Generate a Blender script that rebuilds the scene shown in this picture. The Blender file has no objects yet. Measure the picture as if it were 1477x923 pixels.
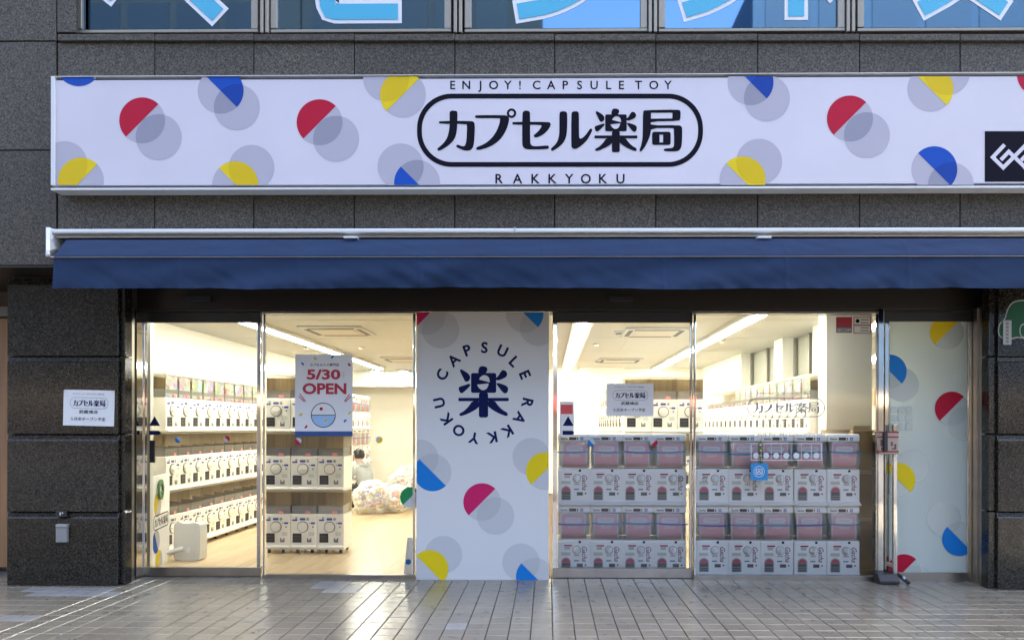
import bpy, bmesh, math, random
from mathutils import Vector, Matrix, noise
from mathutils.geometry import tessellate_polygon
R = math.radians
random.seed(7)
S = bpy.context.scene
COL = S.collection

# ------------------------------------------------------------------ camera
F, EYE, DIST = 1025.0, 1.5, 7.07          # focal length in photo pixels, eye height, metres to the glass front
YAW, ROLL = 0.0115, 0.00148
CX, CY = 790 - F * math.tan(YAW), 615.0     # principal point in photo pixels
CROT = Matrix.Rotation(YAW, 3, 'Z') @ Matrix.Rotation(R(90), 3, 'X') @ Matrix.Rotation(ROLL, 3, 'Z')
CPOS = Vector((0, -DIST, EYE))
cd = bpy.data.cameras.new('camera'); cam = bpy.data.objects.new('camera', cd); COL.objects.link(cam)
cam.matrix_world = Matrix.Translation(CPOS) @ CROT.to_4x4()
cd.sensor_width = 36; cd.lens = F / 1477 * 36
cd.shift_x = -(CX - 738.5) / 1477; cd.shift_y = (CY - 461.5) / 1477
cd.clip_start = 0.05; cd.clip_end = 800
S.camera = cam

def W(px, py, Y):
    """where the sight line of a measured photo point meets the plane at depth Y"""
    d = CROT @ Vector((px - CX, CY - py, -F))
    return CPOS + d * ((Y + DIST) / d.y)

# ------------------------------------------------------------------ world, sun, exposure
wd = bpy.data.worlds.new('World'); S.world = wd; wd.use_nodes = True
nt = wd.node_tree; bg = nt.nodes['Background']
sky = nt.nodes.new('ShaderNodeTexSky'); sky.sky_type = 'NISHITA'; sky.sun_disc = False
SUN_EL, SUN_AZ = R(58), R(25)               # the sun stands behind the shop: the street front lies in open shade
sky.sun_elevation = SUN_EL; sky.sun_rotation = SUN_AZ
sky.air_density = 0.75; sky.dust_density = 7.0; sky.ozone_density = 0.6
nt.links.new(sky.outputs[0], bg.inputs[0]); bg.inputs[1].default_value = 0.15
sl = bpy.data.lights.new('sun', 'SUN'); sl.energy = 2.0; sl.angle = R(0.5); sl.color = (1, 0.95, 0.87)
so = bpy.data.objects.new('sun', sl); COL.objects.link(so)
sd = Vector((math.sin(SUN_AZ) * math.cos(SUN_EL), math.cos(SUN_AZ) * math.cos(SUN_EL), math.sin(SUN_EL)))
so.rotation_euler = sd.to_track_quat('Z', 'Y').to_euler(); so.location = (0, 5, 30)
S.view_settings.view_transform = 'Standard'; S.view_settings.look = 'None'
S.view_settings.exposure = 3.45; S.view_settings.gamma = 1
cy = S.cycles
cy.use_denoising = True; cy.max_bounces = 8; cy.diffuse_bounces = 4; cy.glossy_bounces = 4
cy.transparent_max_bounces = 24; cy.transmission_bounces = 6; cy.sample_clamp_indirect = 6
cy.caustics_reflective = False; cy.caustics_refractive = False

TUBE_POWER = 7.6

# ------------------------------------------------------------------ materials
MATS = {}
def mat(name, col, rough=0.5, metal=0.0, spec=0.5, bump=None, var=None, coat=0.0):
    """principled; bump = (scale, strength), var = (scale, amount) soft colour wear"""
    if name in MATS: return MATS[name]
    m = bpy.data.materials.new(name); m.use_nodes = True; n = m.node_tree; p = n.nodes['Principled BSDF']
    p.inputs['Base Color'].default_value = (*col, 1); p.inputs['Roughness'].default_value = rough
    p.inputs['Metallic'].default_value = metal; p.inputs['Specular IOR Level'].default_value = spec
    p.inputs['Coat Weight'].default_value = coat
    tc = n.nodes.new('ShaderNodeTexCoord')
    if bump:
        t = n.nodes.new('ShaderNodeTexNoise'); t.inputs['Scale'].default_value = bump[0]; t.inputs['Detail'].default_value = 4
        b = n.nodes.new('ShaderNodeBump'); b.inputs['Strength'].default_value = bump[1]; b.inputs['Distance'].default_value = 0.01
        n.links.new(tc.outputs['Object'], t.inputs['Vector']); n.links.new(t.outputs['Fac'], b.inputs['Height'])
        n.links.new(b.outputs[0], p.inputs['Normal'])
    if var:
        t = n.nodes.new('ShaderNodeTexNoise'); t.inputs['Scale'].default_value = var[0]; t.inputs['Detail'].default_value = 5
        r = n.nodes.new('ShaderNodeMapRange'); r.inputs['From Min'].default_value = 0.3; r.inputs['From Max'].default_value = 0.7
        r.inputs['To Min'].default_value = 1 - var[1]; r.inputs['To Max'].default_value = 1 + var[1] * 0.5
        x = n.nodes.new('ShaderNodeVectorMath'); x.operation = 'SCALE'; x.inputs[0].default_value = col
        n.links.new(tc.outputs['Object'], t.inputs['Vector']); n.links.new(t.outputs['Fac'], r.inputs['Value'])
        n.links.new(r.outputs[0], x.inputs['Scale']); n.links.new(x.outputs[0], p.inputs['Base Color'])
    MATS[name] = m
    return m

def granite(name, tones, rough, spec=0.5):
    m = bpy.data.materials.new(name); m.use_nodes = True; n = m.node_tree; p = n.nodes['Principled BSDF']
    g = n.nodes.new('ShaderNodeNewGeometry'); oi = n.nodes.new('ShaderNodeObjectInfo')
    t = n.nodes.new('ShaderNodeTexVoronoi'); t.inputs['Scale'].default_value = 100
    n.links.new(g.outputs['Position'], t.inputs['Vector'])
    t2 = n.nodes.new('ShaderNodeTexNoise'); t2.inputs['Scale'].default_value = 66; t2.inputs['Detail'].default_value = 6
    t2.inputs['Roughness'].default_value = 0.75
    n.links.new(g.outputs['Position'], t2.inputs['Vector'])
    sx = n.nodes.new('ShaderNodeSeparateColor'); n.links.new(t.outputs['Color'], sx.inputs[0])
    mx = n.nodes.new('ShaderNodeMath'); mx.operation = 'ADD'; mx.use_clamp = True
    m1 = n.nodes.new('ShaderNodeMath'); m1.operation = 'MULTIPLY'; m1.inputs[1].default_value = 0.5
    m2 = n.nodes.new('ShaderNodeMath'); m2.operation = 'MULTIPLY_ADD'; m2.inputs[1].default_value = 1.6; m2.inputs[2].default_value = -0.55
    n.links.new(sx.outputs[0], m1.inputs[0]); n.links.new(t2.outputs['Fac'], m2.inputs[0])
    n.links.new(m1.outputs[0], mx.inputs[0]); n.links.new(m2.outputs[0], mx.inputs[1])
    cr = n.nodes.new('ShaderNodeValToRGB'); e = cr.color_ramp.elements
    e[0].position = 0.12; e[0].color = (*tones[0], 1); e[1].position = 0.95; e[1].color = (*tones[2], 1)
    q = e.new(0.5); q.color = (*tones[1], 1)
    n.links.new(mx.outputs[0], cr.inputs[0])
    # each slab a little lighter or darker, with slow stains across it
    t3 = n.nodes.new('ShaderNodeTexNoise'); t3.inputs['Scale'].default_value = 1.7; t3.inputs['Detail'].default_value = 4
    n.links.new(g.outputs['Position'], t3.inputs['Vector'])
    a = n.nodes.new('ShaderNodeMath'); a.operation = 'MULTIPLY_ADD'; a.inputs[1].default_value = 0.34; a.inputs[2].default_value = 0.66
    n.links.new(oi.outputs['Random'], a.inputs[0])
    b = n.nodes.new('ShaderNodeMath'); b.operation = 'MULTIPLY_ADD'; b.inputs[1].default_value = 0.35
    n.links.new(t3.outputs['Fac'], b.inputs[0]); n.links.new(a.outputs[0], b.inputs[2])
    v = n.nodes.new('ShaderNodeVectorMath'); v.operation = 'SCALE'
    n.links.new(cr.outputs[0], v.inputs[0]); n.links.new(b.outputs[0], v.inputs['Scale']); n.links.new(v.outputs[0], p.inputs['Base Color'])
    p.inputs['Roughness'].default_value = rough; p.inputs['Specular IOR Level'].default_value = spec
    return m

def glass(name, tint=(1, 1, 1), ior=1.45, rough=0.0, boost=0.0):
    """thin clear sheet: transparent, with its mirror reflection by Fresnel"""
    m = bpy.data.materials.new(name); m.use_nodes = True; n = m.node_tree; n.nodes.clear()
    o = n.nodes.new('ShaderNodeOutputMaterial'); mx = n.nodes.new('ShaderNodeMixShader'); fr = n.nodes.new('ShaderNodeFresnel')
    tr = n.nodes.new('ShaderNodeBsdfTransparent'); gl = n.nodes.new('ShaderNodeBsdfGlossy')
    tr.inputs[0].default_value = (*tint, 1); gl.inputs['Roughness'].default_value = rough; fr.inputs[0].default_value = ior
    ad = n.nodes.new('ShaderNodeMath'); ad.operation = 'ADD'; ad.inputs[1].default_value = boost; ad.use_clamp = True
    n.links.new(fr.outputs[0], ad.inputs[0]); n.links.new(ad.outputs[0], mx.inputs[0])
    n.links.new(tr.outputs[0], mx.inputs[1]); n.links.new(gl.outputs[0], mx.inputs[2]); n.links.new(mx.outputs[0], o.inputs[0])
    return m

def haze_film(name, col, k):
    """thin plastic, part clear and part milky"""
    m = bpy.data.materials.new(name); m.use_nodes = True; n = m.node_tree; n.nodes.clear()
    o = n.nodes.new('ShaderNodeOutputMaterial'); mx = n.nodes.new('ShaderNodeMixShader'); m2 = n.nodes.new('ShaderNodeMixShader'); fr = n.nodes.new('ShaderNodeFresnel')
    tr = n.nodes.new('ShaderNodeBsdfTransparent'); d = n.nodes.new('ShaderNodeBsdfDiffuse'); g = n.nodes.new('ShaderNodeBsdfGlossy'); fr.inputs[0].default_value = 1.3
    d.inputs[0].default_value = (*col, 1); mx.inputs[0].default_value = k; g.inputs['Roughness'].default_value = .08
    n.links.new(tr.outputs[0], mx.inputs[1]); n.links.new(d.outputs[0], mx.inputs[2]); n.links.new(fr.outputs[0], m2.inputs[0])
    n.links.new(mx.outputs[0], m2.inputs[1]); n.links.new(g.outputs[0], m2.inputs[2]); n.links.new(m2.outputs[0], o.inputs[0])
    return m

def emit(name, col, st):
    m = bpy.data.materials.new(name); m.use_nodes = True; n = m.node_tree; n.nodes.clear()
    o = n.nodes.new('ShaderNodeOutputMaterial'); e = n.nodes.new('ShaderNodeEmission')
    e.inputs[0].default_value = (*col, 1); e.inputs[1].default_value = st; n.links.new(e.outputs[0], o.inputs[0])
    return m

def film(name, col, trans):
    """translucent sheet: diffuse on both sides plus light passing through"""
    m = bpy.data.materials.new(name); m.use_nodes = True; n = m.node_tree; n.nodes.clear()
    o = n.nodes.new('ShaderNodeOutputMaterial'); mx = n.nodes.new('ShaderNodeMixShader')
    d = n.nodes.new('ShaderNodeBsdfDiffuse'); t = n.nodes.new('ShaderNodeBsdfTranslucent')
    d.inputs[0].default_value = (*col, 1); t.inputs[0].default_value = (*col, 1); mx.inputs[0].default_value = trans
    n.links.new(d.outputs[0], mx.inputs[1]); n.links.new(t.outputs[0], mx.inputs[2]); n.links.new(mx.outputs[0], o.inputs[0])
    return m

def bagmat():
    m = bpy.data.materials.new('clear_bag_film'); m.use_nodes = True; n = m.node_tree; n.nodes.clear()
    o = n.nodes.new('ShaderNodeOutputMaterial'); mx = n.nodes.new('ShaderNodeMixShader'); m2 = n.nodes.new('ShaderNodeMixShader')
    d = n.nodes.new('ShaderNodeBsdfDiffuse'); t = n.nodes.new('ShaderNodeBsdfTransparent'); g = n.nodes.new('ShaderNodeBsdfGlossy')
    lw = n.nodes.new('ShaderNodeLayerWeight'); lw.inputs[0].default_value = 0.55
    d.inputs[0].default_value = (.85, .87, .82, 1); g.inputs['Roughness'].default_value = 0.2
    mr = n.nodes.new('ShaderNodeMath'); mr.operation = 'MULTIPLY_ADD'; mr.inputs[1].default_value = 0.7; mr.inputs[2].default_value = 0.17; mr.use_clamp = True
    n.links.new(lw.outputs['Facing'], mr.inputs[0]); n.links.new(mr.outputs[0], mx.inputs[0])
    n.links.new(t.outputs[0], mx.inputs[1]); n.links.new(d.outputs[0], mx.inputs[2])
    m2.inputs[0].default_value = 0.1; n.links.new(mx.outputs[0], m2.inputs[1]); n.links.new(g.outputs[0], m2.inputs[2]); n.links.new(m2.outputs[0], o.inputs[0])
    return m

def wood(name, c1, c2, rough=0.4, axis='Y', sc=1.0):
    m = bpy.data.materials.new(name); m.use_nodes = True; n = m.node_tree; p = n.nodes['Principled BSDF']
    g = n.nodes.new('ShaderNodeNewGeometry'); oi = n.nodes.new('ShaderNodeObjectInfo'); mp = n.nodes.new('ShaderNodeMapping')
    mp.inputs['Scale'].default_value = {'Y': (30 * sc, 1.6 * sc, 4), 'Z': (40 * sc, 40 * sc, 1.5)}[axis]
    va = n.nodes.new('ShaderNodeVectorMath'); va.operation = 'MULTIPLY_ADD'; va.inputs[1].default_value = (9, 9, 9)
    n.links.new(oi.outputs['Random'], va.inputs[0]); n.links.new(g.outputs['Position'], va.inputs[2])
    n.links.new(va.outputs[0], mp.inputs[0])
    t = n.nodes.new('ShaderNodeTexNoise'); t.inputs['Scale'].default_value = 1; t.inputs['Detail'].default_value = 5; n.links.new(mp.outputs[0], t.inputs['Vector'])
    a = n.nodes.new('ShaderNodeMath'); a.operation = 'MULTIPLY_ADD'; a.inputs[1].default_value = 0.35; n.links.new(oi.outputs['Random'], a.inputs[0]); n.links.new(t.outputs['Fac'], a.inputs[2])
    cr = n.nodes.new('ShaderNodeValToRGB'); e = cr.color_ramp.elements; e[0].position = 0.35; e[0].color = (*c1, 1); e[1].position = 0.9; e[1].color = (*c2, 1)
    n.links.new(a.outputs[0], cr.inputs[0]); n.links.new(cr.outputs[0], p.inputs['Base Color']); p.inputs['Roughness'].default_value = rough
    return m

def pavemat(name, base, amp, rough):
    m = bpy.data.materials.new(name); m.use_nodes = True; n = m.node_tree; p = n.nodes['Principled BSDF']
    g = n.nodes.new('ShaderNodeNewGeometry'); oi = n.nodes.new('ShaderNodeObjectInfo')
    t = n.nodes.new('ShaderNodeTexNoise'); t.inputs['Scale'].default_value = 90; t.inputs['Detail'].default_value = 5
    t2 = n.nodes.new('ShaderNodeTexNoise'); t2.inputs['Scale'].default_value = 2.2; t2.inputs['Detail'].default_value = 5
    for q in (t, t2): n.links.new(g.outputs['Position'], q.inputs['Vector'])
    a = n.nodes.new('ShaderNodeMath'); a.operation = 'MULTIPLY_ADD'; a.inputs[1].default_value = 0.5; a.inputs[2].default_value = 0.38; n.links.new(t.outputs['Fac'], a.inputs[0])
    b = n.nodes.new('ShaderNodeMath'); b.operation = 'MULTIPLY_ADD'; b.inputs[1].default_value = 0.45; n.links.new(t2.outputs['Fac'], b.inputs[0]); n.links.new(a.outputs[0], b.inputs[2])
    c = n.nodes.new('ShaderNodeMath'); c.operation = 'MULTIPLY_ADD'; c.inputs[1].default_value = amp; n.links.new(oi.outputs['Random'], c.inputs[0]); n.links.new(b.outputs[0], c.inputs[2])
    t4 = n.nodes.new('ShaderNodeTexNoise'); t4.inputs['Scale'].default_value = 11; t4.inputs['Detail'].default_value = 3; n.links.new(g.outputs['Position'], t4.inputs['Vector'])
    sp = n.nodes.new('ShaderNodeMapRange'); sp.inputs['From Min'].default_value = .60; sp.inputs['From Max'].default_value = .70; sp.inputs['To Min'].default_value = 1; sp.inputs['To Max'].default_value = .72
    n.links.new(t4.outputs['Fac'], sp.inputs['Value']); mu = n.nodes.new('ShaderNodeMath'); mu.operation = 'MULTIPLY'; n.links.new(c.outputs[0], mu.inputs[0]); n.links.new(sp.outputs[0], mu.inputs[1])
    v = n.nodes.new('ShaderNodeVectorMath'); v.operation = 'SCALE'; v.inputs[0].default_value = base
    n.links.new(mu.outputs[0], v.inputs['Scale']); n.links.new(v.outputs[0], p.inputs['Base Color'])
    r = n.nodes.new('ShaderNodeMath'); r.operation = 'MULTIPLY_ADD'; r.inputs[1].default_value = 0.22; r.inputs[2].default_value = rough; n.links.new(t2.outputs['Fac'], r.inputs[0]); n.links.new(r.outputs[0], p.inputs['Roughness'])
    bp = n.nodes.new('ShaderNodeBump'); bp.inputs['Strength'].default_value = 0.12; bp.inputs['Distance'].default_value = 0.004; n.links.new(t.outputs['Fac'], bp.inputs['Height']); n.links.new(bp.outputs[0], p.inputs['Normal'])
    return m

def artmat(name):
    """printed cards: busy colour patches, a different palette on every card"""
    m = bpy.data.materials.new(name); m.use_nodes = True; n = m.node_tree; p = n.nodes['Principled BSDF']
    tc = n.nodes.new('ShaderNodeTexCoord'); oi = n.nodes.new('ShaderNodeObjectInfo')
    va = n.nodes.new('ShaderNodeVectorMath'); va.operation = 'MULTIPLY_ADD'; va.inputs[1].default_value = (31, 17, 23)
    n.links.new(oi.outputs['Random'], va.inputs[0]); n.links.new(tc.outputs['Object'], va.inputs[2])
    t = n.nodes.new('ShaderNodeTexVoronoi'); t.inputs['Scale'].default_value = 26; n.links.new(va.outputs[0], t.inputs['Vector'])
    t2 = n.nodes.new('ShaderNodeTexVoronoi'); t2.inputs['Scale'].default_value = 9; n.links.new(va.outputs[0], t2.inputs['Vector'])
    h = n.nodes.new('ShaderNodeHueSaturation'); h.inputs['Saturation'].default_value = 0.95; h.inputs['Value'].default_value = 0.75
    n.links.new(oi.outputs['Random'], h.inputs['Hue'])
    mx = n.nodes.new('ShaderNodeMix'); mx.data_type = 'RGBA'; mx.inputs[0].default_value = 0.5
    n.links.new(t.outputs['Color'], mx.inputs[6]); n.links.new(t2.outputs['Color'], mx.inputs[7]); n.links.new(mx.outputs[2], h.inputs['Color'])
    m2 = n.nodes.new('ShaderNodeMix'); m2.data_type = 'RGBA'; m2.inputs[0].default_value = 0.22; m2.inputs[7].default_value = (.88, .84, .76, 1)
    n.links.new(h.outputs[0], m2.inputs[6]); n.links.new(m2.outputs[2], p.inputs['Base Color']); p.inputs['Roughness'].default_value = 0.35
    return m

GR = granite('grey_granite_honed', ((.014, .0124, .0092), (.052, .0455, .034), (.13, .115, .088)), 0.55, .3)
GRD = granite('dark_granite_polished', ((.0042, .0037, .003), (.018, .016, .0122), (.065, .058, .045)), 0.14, .4)
WHITE = mat('white_plastic', (.90, .89, .85), 0.35)
CREAM = mat('cream_plastic', (.78, .75, .66), 0.35)
BOARDW = mat('white_board_face', (.58, .58, .565), 0.4, spec=.3)
SIGNW = mat('white_sign_face', (.555, .54, .585), 0.4, spec=.3, var=(1.3, .04))
ALU = mat('white_aluminium', (.60, .62, .62), 0.3, metal=0.0)
STEEL = mat('polished_steel', (.62, .60, .56), 0.06, metal=1.0)
STEELB = mat('brushed_steel', (.42, .39, .35), 0.28, metal=1.0, var=(6, .15))
BRONZE = mat('bronze_window_frame', (.27, .25, .20), 0.4, metal=0.3)
HEAD = mat('dark_brown_metal', (.035, .029, .024), 0.35, metal=0.4)
BLACK = mat('black_rubber', (.012, .012, .013), 0.45)
DARK = mat('shadow_gap_dark', (.015, .014, .013), 0.8)
NAVY = mat('navy_awning_canvas', (.0135, .030, .071), 0.85, spec=.2, bump=(260, .3), var=(3, .1))
INK = mat('black_ink', (.006, .006, .012), 0.6, spec=.06)
NAVYINK = mat('navy_ink', (.007, .012, .065), 0.6, spec=.06)
GREYINK = mat('grey_ink', (.16, .16, .16), 0.6, spec=.2)
D1 = mat('pale_lilac_grey_print', (.385, .375, .43), 0.55, spec=.2)
D2 = mat('lilac_grey_overlap_print', (.25, .255, .31), 0.55, spec=.2)
E1 = mat('pale_grey_print', (.47, .475, .475), 0.55, spec=.2)
E2 = mat('grey_overlap_print', (.41, .415, .415), 0.55, spec=.2)
RED = mat('crimson_print', (.39, .004, .028), 0.55, spec=.2)
PINK = mat('magenta_print', (.48, .012, .10), 0.55, spec=.2)
YEL = mat('yellow_print', (.66, .50, .008), 0.55, spec=.2)
YEL2 = mat('yellow_overlap_print', (.58, .42, .008), 0.55, spec=.2)
BLUE = mat('cobalt_print', (.004, .062, .36), 0.55, spec=.2)
BLUE2 = mat('cobalt_overlap_print', (.004, .042, .27), 0.55, spec=.2)
SKYB = mat('sky_blue_print', (.006, .16, .48), 0.55, spec=.2)
GREEN = mat('green_print', (.015, .20, .06), 0.55, spec=.2)
CYAN = mat('cyan_vinyl', (.05, .36, .53), 0.35)
VINW = mat('white_vinyl', (.64, .655, .68), 0.35)
PAPER = mat('white_paper', (.68, .68, .67), 0.25)
WALL = mat('white_painted_wall', (.80, .785, .71), 0.7, bump=(140, .08), var=(1.1, .03))
CEIL = mat('white_ceiling_board', (.50, .495, .455), 0.8)
TAN = wood('tan_wood_back', (.44, .32, .17), (.60, .46, .27), 0.5, 'Z')
CARD = mat('brown_cardboard', (.40, .27, .13), 0.8, var=(5, .15))
CARDTOP = mat('pale_packing_tape', (.62, .50, .32), 0.5)
GLASS = glass('clear_window_glass', (.997, 1, .997), 1.3)
CLEAR = glass('clear_acrylic', (.99, .99, .98), 1.22, .03)
SMOKE = haze_film('grey_acrylic', (.62, .61, .58), .45)
WINF = haze_film('hazy_window_plastic', (.86, .86, .84), .13)
UPPER = mat('tinted_mirror_window_glass', (.115, .215, .33), 0.02, metal=1.0, var=(.6, .1))
FILM = film('frosted_window_film', (.78, .83, .76), .5)
BAG = bagmat()
LIDF = film('milky_lid', (.82, .79, .70), .6)
TUBE = emit('lit_tube_light', (1, .985, .86), TUBE_POWER)
ART = artmat('printed_card_art')
PINKC = mat('pink_card', (.74, .34, .39), 0.4)
TAPE = mat('blue_tape', (.01, .10, .40), 0.35)
TAPE2 = mat('teal_tape', (.03, .26, .48), 0.35)
CHUTE = mat('chute_grey', (.10, .10, .095), 0.4)
DIALG = mat('dial_rim_grey', (.13, .13, .13), 0.35)
BLUEST = mat('blue_sticker', (.03, .05, .30), 0.4)
GREYST = mat('grey_sticker', (.30, .31, .30), 0.4)
PLATE = mat('pale_green_plate', (.58, .60, .52), 0.4)
PINKTAG = mat('pink_tag', (.75, .28, .26), 0.5)
PINKCAP = mat('pale_pink_capsules', (.66, .50, .46), 0.3)
SKIN = mat('skin', (.58, .36, .25), 0.5)
HAIR = mat('black_hair', (.012, .010, .009), 0.4)
HOOD = mat('grey_sweatshirt', (.36, .38, .37), 0.85, bump=(90, .25))
TROUS = mat('black_trousers', (.015, .015, .018), 0.8)
TILE = pavemat('grey_paving_tile', (.178, .158, .118), .2, .10)
TILEL = pavemat('pale_replacement_tile', (.235, .232, .22), .1, .25)
GROUT = mat('dark_grout', (.085, .078, .068), 0.8, var=(8, .3))
OAK = wood('light_oak_floor', (.48, .34, .18), (.68, .52, .32), 0.32, 'Y')
ASPH = mat('asphalt', (.05, .05, .052), 0.85, var=(6, .3))
GOLD = mat('gold_bead', (.75, .48, .10), 0.25, metal=.8)
GREENT = mat('green_tape', (.10, .22, .09), 0.5)

# ------------------------------------------------------------------ builders
class MB:
    def __init__(s): s.v, s.f, s.m, s.mats = [], [], [], []
    def mi(s, m):
        if m not in s.mats: s.mats.append(m)
        return s.mats.index(m)
    def add(s, vs, fs, m):
        o = len(s.v); k = s.mi(m); s.v += [tuple(p) for p in vs]
        for f in fs: s.f.append([i + o for i in f]); s.m.append(k)
    def box(s, a, b, m):
        x0, y0, z0 = a; x1, y1, z1 = b
        s.add([(x0, y0, z0), (x1, y0, z0), (x1, y1, z0), (x0, y1, z0), (x0, y0, z1), (x1, y0, z1), (x1, y1, z1), (x0, y1, z1)],
              [(0, 3, 2, 1), (4, 5, 6, 7), (0, 1, 5, 4), (1, 2, 6, 5), (2, 3, 7, 6), (3, 0, 4, 7)], m)
    def pbox(s, x0, y0, x1, y1, Y, dep, m):
        """box whose front face fills the measured rectangle at depth Y"""
        a = W(x0, y1, Y); b = W(x1, y0, Y)
        s.box((a.x, Y, a.z), (b.x, Y + dep, b.z), m)
    def prism(s, prof, axis, a0, a1, m):
        """extrude a 2-D outline along x, y or z"""
        def P(p, a): return {'x': (a, p[0], p[1]), 'y': (p[0], a, p[1]), 'z': (p[0], p[1], a)}[axis]
        n = len(prof); vs = [P(p, a0) for p in prof] + [P(p, a1) for p in prof]
        fs = [(i, (i + 1) % n, n + (i + 1) % n, n + i) for i in range(n)]
        s.add(vs, fs, m)
        t = tessellate_polygon([[Vector((p[0], p[1], 0)) for p in prof]])
        s.add([P(p, a0) for p in prof], t, m); s.add([P(p, a1) for p in prof], [q[::-1] for q in t], m)
    def tube(s, pts, r, m, n=8, caps=True):
        pts = [Vector(p) for p in pts]; rr = r if isinstance(r, (list, tuple)) else [r] * len(pts); vs = []
        for i, p in enumerate(pts):
            d = (pts[min(i + 1, len(pts) - 1)] - pts[max(i - 1, 0)]).normalized()
            u = d.cross(Vector((0, 0, 1)) if abs(d.z) < .9 else Vector((1, 0, 0))).normalized(); w = d.cross(u)
            vs += [p + (u * math.cos(2 * math.pi * k / n) + w * math.sin(2 * math.pi * k / n)) * rr[i] for k in range(n)]
        fs = [(i * n + k, i * n + (k + 1) % n, (i + 1) * n + (k + 1) % n, (i + 1) * n + k) for i in range(len(pts) - 1) for k in range(n)]
        if caps: fs += [tuple(range(n))[::-1], tuple((len(pts) - 1) * n + k for k in range(n))]
        s.add(vs, fs, m)
    def ball(s, c, r, m, n=10, k=6):
        r = r if isinstance(r, (list, tuple)) else (r, r, r); vs = []
        for j in range(k + 1):
            a = math.pi * j / k
            for i in range(n):
                b = 2 * math.pi * i / n
                vs.append((c[0] + r[0] * math.sin(a) * math.cos(b), c[1] + r[1] * math.sin(a) * math.sin(b), c[2] + r[2] * math.cos(a)))
        s.add(vs, [(j * n + i, (j + 1) * n + i, (j + 1) * n + (i + 1) % n, j * n + (i + 1) % n) for j in range(k) for i in range(n)], m)
    def flat(s, loops, fn, m):
        """fill 2-D loops (first outer, rest holes) mapped by fn"""
        t = tessellate_polygon([[Vector((p[0], p[1], 0)) for p in l] for l in loops])
        s.add([fn(p[0], p[1]) for l in loops for p in l], t, m)
    def mesh(s, name, bevel=0, seg=2, smooth=False):
        me = bpy.data.meshes.new(name); me.from_pydata(s.v, [], s.f)
        for m in s.mats: me.materials.append(m)
        me.polygons.foreach_set('material_index', s.m)
        bm = bmesh.new(); bm.from_mesh(me)
        if bevel or smooth: bmesh.ops.remove_doubles(bm, verts=bm.verts, dist=1e-5)
        bmesh.ops.recalc_face_normals(bm, faces=bm.faces)
        if bevel:
            eds = [e for e in bm.edges if e.is_manifold and e.calc_face_angle(0) > .5]
            bmesh.ops.bevel(bm, geom=eds, offset=bevel, segments=seg, profile=.5, affect='EDGES', clamp_overlap=True)
        if smooth:
            for f in bm.faces: f.smooth = True
            for e in bm.edges:
                if e.is_manifold and e.calc_face_angle(0) > .7: e.smooth = False
        bm.to_mesh(me); bm.free(); me.update()
        return me
    def build(s, name, parent=None, local=False, bevel=0, seg=2, smooth=False):
        """link as ONE object; world coordinates unless local"""
        if parent is not None and not local:
            pass
        return link(name, s.mesh(name, bevel, seg, smooth), parent)

ORG = {}
def link(name, me, parent=None):
    o = bpy.data.objects.new(name, me); COL.objects.link(o)
    if parent is not None: o.parent = parent
    return o
def origin(o):
    l = Vector((0, 0, 0))
    while o is not None: l = l + ORG.get(o.name, Vector((0, 0, 0))); o = o.parent
    return l
def build(mb, name, parent=None, **k):
    if parent is not None and not k.get('local'):
        l = origin(parent); mb.v = [(p[0] - l.x, p[1] - l.y, p[2] - l.z) for p in mb.v]
    k.pop('local', None)
    return link(name, mb.mesh(name, **k), parent)
def tag(o, label=None, cat=None, group=None, kind=None):
    for k, v in (('label', label), ('category', cat), ('group', group), ('kind', kind)):
        if v: o[k] = v
    return o
def thing(name, label, cat, loc=(0, 0, 0), rz=0, group=None):
    o = bpy.data.objects.new(name, None); COL.objects.link(o); o.empty_display_size = .1
    o.location = loc; o.rotation_euler = (0, 0, rz); ORG[o.name] = Vector(loc)
    return tag(o, label, cat, group)
KIDS = {}
def copy_tree(o, parent=None):
    c = o.copy(); COL.objects.link(c); c.parent = parent
    for ch in KIDS.setdefault(o.name, list(o.children)): copy_tree(ch, c)
    return c

TXT = {}
def glyphs(s, bold=0.0, spacing=1.0, shear=0.0):
    """a line of text as flat faces: (points, faces, width, ymin, ymax)"""
    key = (s, bold, spacing, shear)
    if key in TXT: return TXT[key]
    c = bpy.data.curves.new('lettering', 'FONT'); c.body = s; c.offset = bold; c.resolution_u = 3; c.space_character = spacing; c.shear = shear
    o = bpy.data.objects.new('lettering', c); COL.objects.link(o)
    dg = bpy.context.evaluated_depsgraph_get()
    me = bpy.data.meshes.new_from_object(o.evaluated_get(dg))
    vs = [(v.co.x, v.co.y) for v in me.vertices]; fs = [tuple(p.vertices) for p in me.polygons]
    bpy.data.objects.remove(o); bpy.data.curves.remove(c); bpy.data.meshes.remove(me)
    xs = [v[0] for v in vs] or [0]; ys = [v[1] for v in vs] or [0]
    TXT[key] = (vs, fs, min(xs), max(xs), min(ys), max(ys))
    return TXT[key]
def text_in(mb, s, box, fn, m, bold=0.0, rot=0, flip=True):
    """fit a line of text into a 2-D box (x0,y0,x1,y1), y down when flip"""
    vs, fs, a, b, c, d = glyphs(s, bold)
    x0, y0, x1, y1 = box; sx = (x1 - x0) / (b - a); sy = (y1 - y0) / (d - c)
    out = []
    for x, y in vs:
        u = x0 + (x - a) * sx; v = (y1 - (y - c) * sy) if flip else (y0 + (y - c) * sy)
        out.append(fn(u, v))
    mb.add(out, fs, m)
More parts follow.
